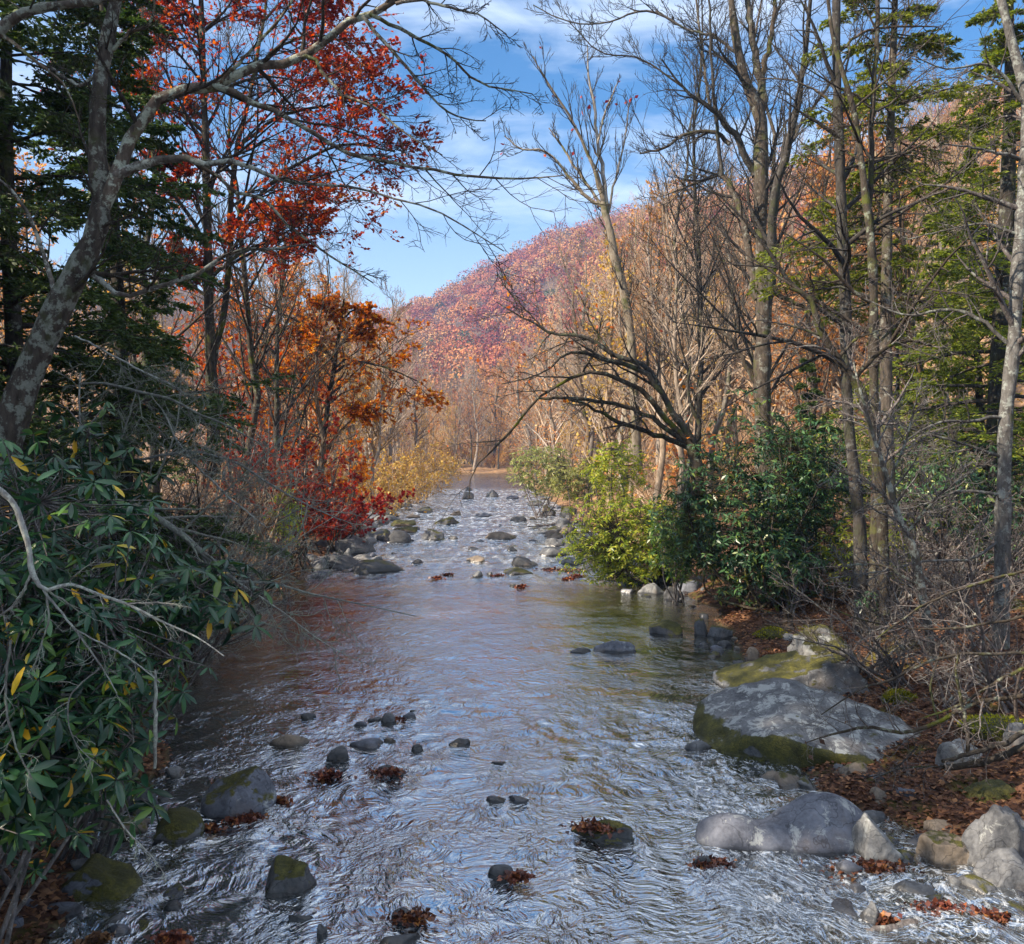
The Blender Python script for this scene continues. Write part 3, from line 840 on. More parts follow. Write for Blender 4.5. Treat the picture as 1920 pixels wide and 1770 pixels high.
wv = n('ShaderNodeVectorMath', {0: wv, 1: (1.3, 1.3, 0)}, operation='MULTIPLY').outputs[0]
wo = n('ShaderNodeVectorMath', {0: ob, 1: wv}, operation='ADD').outputs[0]
a1 = n.noise(n.map(wo, (1.0, 0.85, 1)), 3.8, 4.0, 0.55, 1.5)
a0 = n.noise(n.map(wo, (1.0, 0.8, 1), (0, 0, 0), (7, 3, 0)), 4.6, 4.0, 0.55, 1.0)
a1 = n.math('ADD', n.math('MULTIPLY', n.math('ABSOLUTE', n.math('SUBTRACT', a1, 0.5)), 0.45), n.math('MULTIPLY', a0, 0.62))
a2 = n.noise(n.map(wo, (1.0, 0.9, 1), (0, 0, 0.1)), 10.0, 2.0, 0.5, 1.0)
a3 = n.noise(n.map(wo, (1.0, 1.1, 1)), 18.0, 2.0, 0.5, 0.6)
pat = n.ramp(n.noise(n.map(ob, (1.0, 0.55, 1)), 0.75, 3.0, 0.55, 1.0), [(0.38, 0.08), (0.52, 0.50), (0.68, 1.15)])
rap = n.ramp(n.math('DIVIDE', sp.outputs[1], 200.0), [(0.112, 0.0), (0.20, 1.0), (0.41, 1.0), (0.45, 0.0)])
h = n.math('MULTIPLY', n.math('MULTIPLY', a1, 1.0), n.math('MULTIPLY', n.math('ADD', fast, n.math('MULTIPLY', rap, 2.6)), pat))
h = n.math('ADD', h, n.math('MULTIPLY', a2, n.math('MULTIPLY', n.math('ADD', fast, 0.22), 0.30)))
h = n.math('ADD', h, n.math('MULTIPLY', a3, 0.035))
nm = bump(n, h, 1.0, 0.078)
bedc = n.ramp(n.noise(ob, 0.35, 4.0, 0.6, 0.4), [(0.35, (0.016, 0.016, 0.012)), (0.55, (0.065, 0.050, 0.022)), (0.7, (0.15, 0.095, 0.036))])
bedc = n.mix(n.math('MULTIPLY', fast, 0.85), bedc, (0.006, 0.009, 0.012))
bd = n('ShaderNodeBsdfDiffuse', {'Color': bedc})
gl = n('ShaderNodeBsdfGlossy', {'Color': (0.93, 0.97, 1.0, 1), 'Roughness': 0.075, 'Normal': nm})
fr = n('ShaderNodeFresnel', {'IOR': 1.6, 'Normal': nm}).outputs[0]
b = n('ShaderNodeMixShader', {0: n.math('ADD', n.math('MULTIPLY', fr, 0.50), 0.50, clamp=True), 1: bd.outputs[0], 2: gl.outputs[0]})
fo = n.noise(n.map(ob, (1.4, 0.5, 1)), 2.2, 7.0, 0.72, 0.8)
fo = n.math('MULTIPLY', n.ramp(fo, [(0.48, 0.0), (0.65, 0.7)]), rap)  # white over the rapids: froth plus sky glare put into the colour
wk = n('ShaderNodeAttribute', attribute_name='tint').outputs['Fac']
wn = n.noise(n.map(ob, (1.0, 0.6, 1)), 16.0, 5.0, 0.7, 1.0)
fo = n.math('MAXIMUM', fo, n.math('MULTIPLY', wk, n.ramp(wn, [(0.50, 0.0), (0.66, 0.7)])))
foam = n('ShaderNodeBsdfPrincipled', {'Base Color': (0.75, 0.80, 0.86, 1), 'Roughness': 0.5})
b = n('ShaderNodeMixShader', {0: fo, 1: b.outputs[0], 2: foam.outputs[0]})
finish(n, b.outputs[0])
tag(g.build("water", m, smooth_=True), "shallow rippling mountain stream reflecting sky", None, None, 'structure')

# ------------------------------------------------------------------ fallen leaves
g = Geo()
rl = np.random.default_rng(5)


def strew(n, y0, y1, side, a, b, size, lift=0.012):
    y = y0 * (y1 / y0) ** rl.random(n)
    xl, xr = edges(y)
    t = a + (b - a) * rl.random(n) ** 1.3
    x = xr + t if side > 0 else xl - t
    z = ground(x, y)
    k = z > 0.0
    x, y, z = x[k], y[k], z[k]
    p = np.stack([x, y, z + lift + 0.02 * rl.random(len(x))], -1)
    diamonds(g, p, size, rl, flat=0.75, ratio=0.75, fold=0.5)


strew(46000, 6, 20, 1, -0.5, 7.0, 0.058)
strew(9000, 18, 60, 1, -0.6, 8.0, 0.12)
strew(20000, 5, 16, -1, -0.5, 4.0, 0.058)
strew(9000, 16, 60, -1, -0.8, 6.0, 0.13)
tag(g.build("fallen_leaves", M_litter), "rust brown fallen leaves strewn over both banks", None, None, 'stuff')


def leaf_clump(px, py, wpx, hpx, label, mat=None, base=0.02, cnt=260, group=None):
    Yc = (CH - base) * F / (py + hpx * 0.5 - HZ)
    c = at(px, py + hpx * 0.3, Yc)
    w = wpx / F * Yc * 0.5
    h = max(0.03, hpx / F * Yc * 0.5)
    cnt = int(cnt * 1.3)
    p = rl.normal(size=(cnt, 3)) * np.array([w * 0.55, w * 0.30, 0])
    q = np.clip(1 - (p[:, 0] / w) ** 2 - (p[:, 1] / (w * 0.6)) ** 2, 0, 1)
    p[:, 2] = q * h * 0.38 * rl.random(cnt) * (0.5 + rl.random(cnt))
    p += np.array([c[0], Yc + w * 0.3, base])
    gg = Geo()
    diamonds(gg, p, 0.05 if Yc < 20 else 0.09, rl, flat=0.5, ratio=0.75, fold=0.6)
    o = gg.build("leaf_clump", mat or M_redlitter, None, (c[0], Yc + w * 0.3, base))
    tag(o, label, "leaf clump", group)


leaf_clump(460, 1525, 85, 34, "wet red leaf clump at the foot of the big rounded bluish boulder")
leaf_clump(525, 1488, 30, 40, "small leaf clump on the downstream side of the bluish boulder", cnt=90)
leaf_clump(392, 1545, 34, 24, "leaf clump beside the golden moss rock", cnt=90)
leaf_clump(614, 1442, 54, 30, "leaf clump trailing below the knobby dark rock", cnt=160)
leaf_clump(722, 1444, 60, 18, "leaf mat lying on the dark rock in midstream", base=0.06, cnt=160)
leaf_clump(1120, 1548, 84, 16, "reddish leaf mat along the long slanting ledge", base=0.10, cnt=220)
leaf_clump(970, 1634, 42, 30, "orange leaf clump caught on a dark rock near centre", base=0.06, cnt=200)
leaf_clump(775, 1716, 70, 20, "wine red leaf clump on the black rock near the bottom", base=0.06, cnt=160)
leaf_clump(320, 1748, 46, 32, "single round leaf clump in the dark near left water", cnt=200)
leaf_clump(182, 1752, 48, 34, "brown shaggy leaf clump at the bottom edge", M_litter, cnt=220)
leaf_clump(47, 1762, 44, 30, "brown leaf clump in the bottom left corner", M_litter, cnt=200)
leaf_clump(750, 1344, 18, 10, "tiny leaf bit in the midstream stone cluster", base=0.05, cnt=30)
leaf_clump(1650, 1620, 130, 34, "broad leaf drift in front of the triangular rock", cnt=420)
leaf_clump(1775, 1692, 88, 50, "big dark red leaf clump beside the oval grey stone", cnt=480)
leaf_clump(1865, 1712, 60, 26, "leaf clump in the bottom right shallows", cnt=160)
leaf_clump(1664, 1712, 26, 30, "leaf clump against the cone shaped stone", cnt=90)
leaf_clump(1335, 1614, 60, 18, "leaf fringe at the left tip of the saddle shaped rock", base=0.05, cnt=150)
leaf_clump(1660, 1466, 90, 16, "leaf drift between drift stick and mossy dark stones", base=0.04, cnt=200)
leaf_clump(1445, 1220, 70, 18, "orange leaf drift behind the pointed slab", M_litter, 0.1, 220)
for i, (a, b_, w_) in enumerate([(1068, 1067, 30), (1083, 1077, 20), (1030, 1066, 34), (1066, 1082, 16), (976, 1097, 14), (817, 1081, 14), (838, 1074, 12), (935, 1076, 16)]):
    leaf_clump(a, b_, w_ * 1.3, 8, ("red leaf clump by the pale flat rock, right foot of the rapids" if i < 4 else "tiny red leaf clump at the foot of the rapids, midstream"), None, 0.03, 60, "leaf clumps by the pale flat rock" if i < 4 else "midstream leaf clumps")

# ------------------------------------------------------------------ trees traced one by one
def line(pts, Y, K=18):
    """pts: (px, py, width px[, Y]) -> world polyline and radii"""
    out = []
    for q in pts:
        yy = q[3] if len(q) > 3 else Y
        w = at(q[0], q[1], yy)
        out.append((w[0], w[1], w[2], q[2] * 0.5 / F * yy))
    r = resample(out, K)
    return r[:, :3], np.maximum(r[:, 3], 0.002)


def traced(name, label, cat, Y, trunk, limbs, mat, twigmat, tip, seed, tw=(5, 4, 3), tl=(0.45, 0.5, 0.5), up=0.10, leaves=None, group=None, wander=0.16, ang=0.8, sides=9, foliage_name="foliage", deep=0.35, kdroot=True):
    """a tree whose trunk and main limbs follow the photograph; twigs grow from them in depth"""
    rg = np.random.default_rng(seed)
    P0, R0 = line(trunk, Y, 30)
    base = P0[0]
    root = empty(name, base, label, cat, group)
    # bark irregularities
    g = Geo()
    g.tubes(P0 + rg.normal(size=P0.shape) * R0[:, None] * 0.05, R0 * (1 + 0.10 * rg.normal(size=len(R0))), sides + 3)
    g.build("trunk", mat, root, base, True)
    PL, RL = [P0[8:26]], [R0[8:26]]
    for L in limbs:
        P, R = line(L, Y, 18)
        # bend limbs out of the picture plane so that the tree has depth
        t = np.linspace(0, 1, 18)
        dy = rg.uniform(-1, 1) * deep * np.linalg.norm(P[-1] - P[0])
        f = (P[:, 1] + dy * t ** 1.3) / P[:, 1]
        eye = np.array([0, 0, CH])
        P = eye + (P - eye) * f[:, None]
        R = R * f
        P = P + rg.normal(size=P.shape) * (R[:, None] * 0.35) * (t[:, None] > 0.02)
        g = Geo()
        g.tubes(P, R, sides)
        g.build("limb", mat, root, base, True)
        PL.append(P); RL.append(R)
    P = np.stack(PL); R = np.stack(RL)
    g = Geo()
    a1, r1 = kids(P, R, tw[0], ang, tl[0], 7, wander, up, rg, 0.2, 1.0, 0.55, tip * 1.5, 0.5)
    a2, r2 = kids(a1, r1, tw[1], ang, tl[1] * 1.25, 7, wander * 0.9, up, rg, 0.15, 1.0, 0.6, tip, 0.45)
    g.tubes(a1, r1, 5); g.tubes(a2, r2, 4)
    last = a2
    if tw[2]:
        a3, r3 = kids(a2, r2, tw[2], ang * 0.8, tl[2] * 1.2, 6, wander * 0.8, up, rg, 0.2, 1.0, 0.7, tip * 0.7, 0.4)
        g.tubes(a3, r3, 3)
        last = a3
    g.build("crown", twigmat, root, base)
    if leaves:
        lm, cnt, sz, flat = leaves
        pos, dr = along(last, max(1, int(cnt)), rg)
        if cnt < 1:
            k = rg.random(len(pos)) < cnt
            pos, dr = pos[k], dr[k]
        g = Geo()
        diamonds(g, pos, sz, rg, dr, flat, 0.7, 0.3)
        g.build(foliage_name, lm, root, base)
    return root


# lichen spotted tree leaning in on the left
traced("leaning_tree", "lichen spotted leaning tree with long bare limbs arching over the stream, near left", "tree", 7.6,
       [(-45, 1060, 58), (-15, 930, 56), (10, 840, 54), (45, 720, 52), (80, 640, 50), (110, 575, 46), (150, 500, 42), (188, 400, 38), (182, 300, 32), (183, 220, 28), (192, 120, 26), (212, 30, 24), (226, -70, 22)],
       [[(188, 395, 30), (205, 335, 27), (240, 262, 24), (254, 234, 22), (295, 193, 21), (356, 170, 20), (407, 159, 19), (447, 139, 18), (492, 122, 17), (556, 112, 16), (603, 81, 15), (640, 51, 14), (742, 7, 12), (830, -40, 10)],
        [(215, 330, 20), (237, 322, 19), (271, 302, 17), (322, 288, 15), (366, 305, 12), (441, 302, 10), (492, 325, 8), (542, 342, 7), (640, 346, 5), (740, 372, 4), (809, 392, 3.5), (857, 417, 3), (945, 471, 2)],
        [(400, 160, 12), (481, 193, 11), (542, 224, 9), (610, 264, 8), (640, 285, 8), (725, 302, 7), (782, 315, 6), (877, 329, 5), (962, 336, 4), (1057, 329, 2)],
        [(366, 305, 8), (410, 335, 7), (451, 363, 7), (485, 370, 6), (542, 424, 5), (620, 480, 4), (700, 530, 2.5)],
        [(150, 500, 14), (190, 530, 11), (230, 553, 9), (305, 536, 9), (373, 508, 8), (441, 471, 7), (529, 464, 5), (573, 458, 3)],
        [(556, 112, 9), (576, 105, 8), (610, 142, 7), (640, 176, 6), (700, 200, 5), (760, 250, 3.5), (830, 290, 2)],
        [(681, 30, 8), (752, 115, 6), (793, 163, 5), (830, 203, 4), (877, 224, 3), (911, 227, 2)],
        [(694, 27, 8), (742, 51, 7), (799, 81, 6), (843, 105, 5), (877, 139, 4.5), (911, 159, 4), (945, 166, 3), (999, 176, 2)],
        [(742, 7, 7), (776, 0, 6), (843, 14, 5), (901, 30, 3.5), (950, 65, 2)],
        [(407, 159, 7), (470, 95, 6), (520, 40, 5), (560, -20, 4)],
        [(188, 130, 9), (150, 160, 7), (100, 130, 5), (50, 110, 3)],
        [(195, 110, 8), (245, 60, 7), (280, 45, 5), (290, 0, 4)],
        [(110, 575, 10), (80, 470, 8), (40, 380, 6), (-20, 320, 4)]],
       M_birch, M_darktwig, 0.0024, 4, (12, 6, 4), (0.34, 0.46, 0.48), 0.02, None, None, 0.15, 0.75, 9, deep=0.2)

# bough entering at the top left corner
traced("overhanging_bough", "mossy bough crossing the top left corner of the photo", "bough", 6.0,
       [(-120, 150, 24), (-60, 100, 22), (0, 55, 20), (34, 30, 18), (85, 14, 16), (142, 7, 14), (230, -5, 10), (300, -4, 6)],
       [[(0, 60, 8), (60, 110, 6), (120, 160, 4), (150, 230, 2)]], M_birch, M_darktwig, 0.0022, 9, (6, 4, 3), (0.3, 0.45, 0.5), 0.0, deep=0.2)

# pale tree across the stream
traced("white_tree", "slender white barked tree forking high against the sky, right of the mountain", "tree", 37,
       [(1196, 880, 18), (1190, 760, 17), (1186, 668, 17), (1182, 627, 16), (1179, 600, 16), (1169, 542, 16), (1152, 481, 15), (1145, 434, 14), (1135, 400, 13), (1130, 370, 9), (1118, 320, 7)],
       [[(1135, 400, 8), (1128, 390, 8), (1104, 373, 7), (1074, 339, 6), (1047, 305, 5), (1013, 281, 4), (979, 280, 3), (945, 254, 2)],
        [(1132, 385, 9), (1115, 322, 7), (1094, 271, 6), (1070, 220, 5), (1040, 176, 4), (1013, 132, 3), (999, 105, 2)],
        [(1138, 400, 9), (1132, 322, 8), (1118, 254, 6), (1115, 203, 5), (1104, 142, 3.5), (1101, 85, 2)],
        [(1130, 390, 6), (1087, 325, 5), (1060, 285, 4), (1030, 240, 2)],
        [(1140, 400, 5), (1155, 330, 4), (1172, 260, 3), (1180, 190, 2)],
        [(1120, 270, 4), (1135, 210, 3), (1160, 150, 2)]],
       M_white, M_darktwig, 0.009, 12, (10, 6, 4), (0.34, 0.42, 0.45), 0.13, (M_crimson, 0.02, 0.2, 0), None, 0.10, 0.55, deep=0.15)

# big double tree
traced("double_trunk_tree", "tall dark tree with several spreading leaders behind the deep green rhododendron", "tree", 24,
       [(1433, 1010, 36), (1432, 817, 34), (1429, 736, 33), (1429, 651, 31), (1432, 600, 30), (1429, 508, 29), (1426, 407, 27), (1426, 305, 25), (1424, 210, 24), (1402, 163, 18), (1385, 102, 16), (1375, 34, 14), (1366, -60, 12)],
       [[(1424, 215, 17), (1429, 170, 16), (1420, 120, 14), (1405, 34, 12), (1403, -40, 10)],
        [(1428, 150, 11), (1432, 129, 11), (1446, 68, 9), (1453, 27, 8), (1448, -40, 6)],
        [(1436, 600, 18), (1449, 508, 17), (1449, 424, 17), (1456, 356, 16), (1470, 298, 14), (1490, 230, 13), (1500, 163, 11), (1510, 95, 9), (1517, 34, 8), (1520, -40, 6)],
        [(1420, 560, 15), (1412, 525, 15), (1405, 491, 14), (1392, 407, 13), (1375, 356, 12), (1354, 329, 10), (1325, 335, 7), (1290, 350, 4), (1250, 365, 2)],
        [(1416, 330, 14), (1395, 285, 13), (1368, 244, 12), (1331, 200, 9), (1300, 183, 7), (1280, 163, 5), (1240, 110, 3)],
        [(1368, 270, 9), (1348, 251, 8), (1310, 248, 7), (1280, 254, 6), (1250, 275, 5), (1199, 288, 3)],
        [(1419, 719, 12), (1395, 678, 9), (1375, 641, 8), (1331, 610, 5), (1290, 590, 3)],
        [(1440, 545, 10), (1483, 563, 8), (1524, 580, 6), (1560, 560, 4), (1600, 520, 2)],
        [(1354, 329, 8), (1348, 270, 7), (1340, 200, 6), (1335, 120, 5), (1330, 0, 4)],
        [(1385, 102, 6), (1340, 70, 5), (1290, 55, 4), (1230, 20, 3)],
        [(1331, 200, 6), (1318, 110, 5), (1308, 20, 4), (1300, -40, 3)],
        [(1280, 163, 4), (1200, 110, 3), (1128, 98, 2.5), (1067, 41, 2)],
        [(1300, 60, 4), (1200, 20, 4), (1148, 40, 3), (1067, 41, 2.5), (1000, 10, 2)],
        [(1480, 260, 7), (1540, 180, 5), (1580, 120, 4), (1620, 60, 3)]],
       M_brown, M_darktwig, 0.0060, 21, (13, 7, 4), (0.36, 0.45, 0.48), 0.06, None, None, 0.13, 0.7, deep=0.3)

# arching tree
traced("arching_tree", "dark many limbed tree arching low over the water from the right bank", "tree", 19,
       [(1310, 930, 26), (1306, 880, 25), (1302, 855, 24), (1294, 825, 20), (1283, 803, 15), (1270, 778, 12)],
       [[(1290, 820, 12), (1270, 785, 12), (1237, 729, 11), (1209, 688, 10), (1148, 664, 9), (1104, 637, 8), (1057, 625, 6), (1030, 627, 5), (1013, 610, 4.5), (989, 600, 3.5), (931, 566, 2)],
        [(1284, 805, 11), (1257, 769, 10), (1216, 705, 10), (1169, 681, 9), (1128, 674, 8), (1077, 659, 6), (1060, 661, 5), (1040, 685, 4), (1000, 705, 3), (940, 720, 2)],
        [(1294, 830, 12), (1250, 790, 11), (1209, 736, 10), (1148, 705, 8), (1094, 700, 7), (1060, 715, 6), (1033, 732, 5), (1006, 749, 5), (989, 769, 5), (955, 810, 4.5), (928, 841, 4), (901, 864, 3), (884, 891, 2), (880, 935, 1.5)],
        [(1298, 842, 12), (1280, 834, 11), (1233, 817, 10), (1196, 803, 9), (1162, 793, 8), (1125, 773, 6), (1094, 756, 5), (1060, 748, 3)],
        [(1296, 838, 10), (1277, 827, 10), (1237, 793, 9), (1182, 766, 8), (1121, 752, 7), (1047, 746, 6), (1006, 747, 3)],
        [(1300, 845, 10), (1312, 800, 8), (1300, 770, 7), (1290, 730, 5), (1296, 680, 3)],
        [(1094, 700, 4), (1120, 640, 3), (1130, 590, 2)],
        [(1148, 664, 4), (1105, 600, 3), (1090, 560, 2)],
        [(1030, 627, 3), (985, 580, 2.5), (940, 530, 2)]],
       M_darkbark, M_darktwig, 0.0045, 36, (10, 6, 4), (0.36, 0.45, 0.5), 0.0, (M_orange, 0.03, 0.1, 0), None, 0.15, 0.8, deep=0.25)

# trunks on the right bank
traced("straight_tree", "straight brown trunk right of the deep green rhododendron, running out of the top", "tree", 15.5,
       [(1615, 1180, 34), (1614, 1142, 28), (1612, 1007, 25), (1605, 922, 24), (1599, 871, 23), (1588, 736, 22), (1587, 600, 21), (1582, 508, 20), (1578, 407, 19), (1575, 305, 18), (1571, 203, 17), (1568, 102, 15), (1568, -40, 13)],
       [[(1571, 203, 6), (1530, 170, 4), (1480, 150, 3), (1420, 148, 2)], [(1575, 320, 6), (1640, 300, 5), (1700, 290, 3), (1760, 300, 2)], [(1578, 400, 6), (1530, 360, 4), (1490, 330, 2)],
        [(1569, 100, 6), (1620, 60, 5), (1690, 50, 4), (1760, 50, 2)], [(1582, 470, 5), (1620, 430, 4), (1660, 420, 2)]],
       M_brown, M_darktwig, 0.0048, 41, (11, 6, 4), (0.6, 0.45, 0.5), 0.0, None, None, 0.12, 0.9)
traced("twin_stem_tree", "thin dark tree splitting into two stems, between the two straight trunks", "tree", 15.0,
       [(1637, 1170, 24), (1636, 1125, 21), (1641, 1007, 20), (1643, 871, 19), (1638, 736, 18), (1638, 600, 17), (1632, 441, 15), (1619, 339, 12), (1609, 254, 11), (1595, 186, 10), (1578, 129, 9), (1560, 60, 8), (1550, -30, 7)],
       [[(1633, 445, 11), (1633, 373, 11), (1634, 271, 10), (1639, 170, 9), (1644, 51, 8), (1646, -40, 7)], [(1634, 300, 6), (1590, 240, 4), (1540, 200, 3)], [(1636, 560, 6), (1580, 540, 5), (1520, 545, 3), (1460, 560, 2)],
        [(1639, 650, 6), (1690, 600, 5), (1750, 570, 3)]],
       M_darkbark, M_darktwig, 0.0048, 43, (11, 6, 4), (0.55, 0.45, 0.5), 0.0, None, None, 0.13, 0.9)
traced("bent_tree", "crooked mossy tree leaning left in front of the straight brown trunk", "tree", 13.5,
       [(1660, 1150, 22), (1655, 1000, 20), (1648, 880, 19), (1632, 790, 17), (1602, 712, 16), (1572, 675, 15), (1544, 630, 13), (1531, 600, 12), (1520, 560, 8), (1480, 540, 5)],
       [[(1600, 712, 9), (1650, 660, 7), (1700, 640, 5), (1760, 650, 3)], [(1572, 675, 7), (1600, 640, 5), (1660, 615, 4)], [(1544, 630, 6), (1480, 610, 4), (1420, 600, 2)]],
       M_darkbark, M_greytwig, 0.0040, 47, (11, 6, 4), (0.45, 0.45, 0.5), 0.02)
traced("lichen_trunk_tree", "pale grey lichen coated trunk at the right edge standing on the leaf slope", "tree", 12.6,
       [(1876, 1215, 34), (1877, 1160, 27), (1880, 1007, 26), (1883, 871, 25), (1890, 753, 25), (1900, 651, 24), (1908, 508, 23), (1914, 424, 22), (1922, 300, 20), (1925, 186, 19), (1900, 90, 17), (1872, -20, 15)],
       [[(1900, 660, 8), (1840, 600, 7), (1790, 580, 6), (1700, 590, 4), (1620, 560, 2)], [(1890, 780, 7), (1820, 790, 6), (1761, 793, 5), (1690, 830, 3)], [(1882, 930, 7), (1800, 920, 5), (1720, 950, 3), (1640, 960, 2)],
        [(1884, 860, 7), (1800, 830, 5), (1700, 800, 4), (1600, 735, 2)], [(1912, 440, 7), (1850, 420, 5), (1780, 430, 3), (1700, 450, 2)], [(1922, 300, 7), (1840, 280, 5), (1770, 270, 3)],
        [(1880, 1010, 6), (1822, 1047, 5), (1738, 1051, 4), (1653, 1071, 3), (1551, 1085, 2)], [(1925, 200, 7), (1850, 120, 5), (1780, 130, 3), (1700, 100, 2)]],
       bark("pale_lichen_bark", (0.045, 0.040, 0.036), (0.16, 0.15, 0.14), (0.29, 0.31, 0.28), 0.5, 0.12, 1.2), M_greytwig, 0.0036, 53, (12, 6, 4), (0.42, 0.5, 0.5), 0.0, (M_litter, 0.012, 0.06, 0), None, 0.15, 0.9)
traced("leaning_sapling", "lichen mottled sapling leaning left across the leaf slope", "sapling", 11.6,
       [(1748, 1235, 20), (1744, 1200, 18), (1731, 1125, 16), (1710, 1024, 14), (1687, 973, 12), (1666, 905, 10), (1639, 820, 7), (1615, 740, 5), (1600, 680, 3)],
       [[(1700, 1000, 6), (1760, 930, 5), (1830, 880, 3)], [(1680, 950, 6), (1620, 900, 5), (1560, 880, 3)], [(1725, 1100, 6), (1650, 1060, 5), (1580, 1060, 3)], [(1666, 905, 5), (1700, 820, 4), (1720, 740, 2)]],
       M_birch, M_greytwig, 0.0034, 57, (12, 6, 4), (0.5, 0.5, 0.5), 0.02, (M_litter, 0.012, 0.06, 0), None, 0.15, 0.9)

# red maple and orange maple on the left
traced("red_maple", "tall maple full of crimson leaves behind the leaning tree", "tree", 23,
       [(402, 900, 26), (398, 760, 22), (393, 600, 19), (390, 480, 17), (388, 380, 15), (385, 250, 13), (380, 100, 11), (376, -30, 9), (372, -160, 6)],
       [[(398, 700, 14), (425, 560, 12), (430, 420, 11), (445, 280, 9), (475, 140, 7), (500, 0, 5), (515, -110, 3)],
        [(392, 520, 8), (460, 470, 7), (520, 450, 5), (580, 440, 3)], [(430, 430, 8), (500, 350, 7), (570, 300, 6), (660, 270, 5), (740, 285, 3)],
        [(445, 280, 7), (520, 220, 6), (600, 200, 5), (680, 190, 3), (730, 210, 2)], [(385, 250, 7), (330, 200, 6), (300, 170, 4), (270, 150, 2)],
        [(388, 380, 7), (340, 340, 5), (310, 300, 3)], [(470, 150, 6), (540, 80, 5), (620, 70, 4), (680, 110, 2)], [(380, 100, 6), (330, 40, 5), (290, 10, 3)],
        [(490, 40, 5), (560, -20, 4), (630, -40, 2)], [(392, 560, 6), (350, 520, 5), (330, 470, 3)], [(428, 480, 6), (470, 420, 5), (540, 390, 4), (600, 370, 2)], [(380, 60, 5), (430, 10, 4), (470, -60, 2)]],
       M_darkbark, M_darktwig, 0.007, 61, (14, 9, 4), (0.55, 0.50, 0.55), 0.0, (M_red, 5, 0.11, 0.35), None, 0.14, 0.8, deep=0.35)
traced("orange_maple", "small maple with bright orange leaves beyond the red shrubs, left bank", "tree", 33,
       [(600, 900, 12), (606, 830, 11), (615, 760, 10), (625, 700, 9), (632, 650, 7), (640, 600, 5), (645, 560, 3)],
       [[(625, 700, 6), (660, 680, 5), (710, 685, 4), (750, 700, 3), (790, 718, 2)], [(628, 680, 6), (590, 640, 5), (560, 620, 3)], [(632, 650, 5), (670, 620, 4), (700, 610, 3)],
        [(636, 620, 4), (620, 590, 3), (600, 570, 2)], [(640, 600, 4), (670, 580, 3), (690, 590, 2)], [(620, 730, 5), (580, 700, 4), (550, 700, 2)], [(615, 760, 5), (570, 730, 4), (520, 720, 3), (480, 690, 2)], [(612, 780, 5), (660, 760, 4), (700, 765, 2)], [(628, 680, 5), (570, 610, 4), (510, 580, 3), (470, 560, 2)]],
       M_darkbark, M_darktwig, 0.010, 67, (10, 6, 3), (0.66, 0.55, 0.55), 0.0, (M_orange, 9, 0.14, 0.4), None, 0.13, 0.8, deep=0.4)

# overhanging bare branches, near left and near right
traced("lichen_branch", "whitish lichen crusted branch drooping in front of the near rhododendron", "branch", 5.0,
       [(-30, 900, 12), (0, 919, 11), (27, 946, 11), (41, 983, 11), (54, 1027, 10), (61, 1075, 10), (81, 1105, 9), (129, 1095, 6), (186, 1115, 6), (237, 1132, 5), (305, 1166, 4), (373, 1197, 3), (420, 1230, 2)],
       [[(85, 1105, 5), (92, 1160, 4), (80, 1200, 3), (60, 1260, 2)], [(81, 1105, 5), (140, 1180, 4), (190, 1250, 3), (220, 1300, 2)], [(61, 1075, 5), (20, 1140, 4), (-10, 1160, 3)],
        [(237, 1132, 3), (300, 1130, 3), (360, 1140, 2)], [(140, 1180, 3), (250, 1240, 3), (300, 1280, 2)], [(190, 1250, 3), (130, 1310, 3), (140, 1390, 2), (190, 1440, 2)],
        [(200, 1500, 3), (240, 1560, 3), (280, 1600, 2), (310, 1640, 1.5)], [(20, 1200, 5), (10, 1290, 5), (30, 1400, 4), (60, 1460, 3)]],
       M_lichtwig, M_lichtwig, 0.0016, 71, (7, 4, 3), (0.30, 0.45, 0.5), -0.02, None, None, 0.2, 0.8, 7, deep=0.25)
traced("dead_tree", "bare grey dead tree reaching its lichen twigs out over the left pool", "tree", 8.8,
       [(60, 1300, 22), (120, 1120, 18), (180, 1010, 16), (220, 965, 14), (258, 949, 13), (295, 973, 13), (339, 1000, 12), (373, 1031, 11), (424, 1075, 8), (441, 1088, 6), (508, 1092, 5), (576, 1112, 4), (640, 1125, 3), (710, 1140, 2.5), (782, 1156, 1.5)],
       [[(150, 720, 4), (186, 719, 5), (254, 732, 6), (322, 749, 5), (373, 776, 4), (424, 797, 4), (492, 834, 2)], [(140, 630, 4), (176, 647, 4), (237, 681, 4), (305, 715, 4), (350, 739, 3)],
        [(305, 770, 3), (339, 837, 4), (400, 905, 4), (458, 956, 3), (502, 990, 2)], [(220, 870, 4), (254, 864, 5), (363, 847, 5), (441, 868, 4), (508, 908, 4), (576, 946, 3), (640, 976, 2)],
        [(339, 1000, 5), (400, 940, 4), (470, 880, 3), (540, 810, 2)], [(424, 1075, 5), (500, 1050, 4), (560, 1000, 3), (580, 930, 2)], [(373, 1031, 5), (420, 1110, 4), (480, 1160, 3), (560, 1190, 2)],
        [(220, 965, 6), (215, 880, 5), (235, 800, 4), (260, 720, 2)], [(258, 949, 6), (300, 880, 5), (330, 800, 3), (340, 700, 2)], [(180, 1010, 6), (170, 900, 5), (150, 800, 4), (150, 700, 3)],
        [(441, 1088, 4), (520, 1140, 3), (600, 1200, 2), (650, 1230, 1.5)]],
       M_lichtwig, M_lichtwig, 0.0027, 73, (13, 6, 5), (0.40, 0.45, 0.5), 0.0, None, None, 0.17, 0.85, 7, deep=0.35)
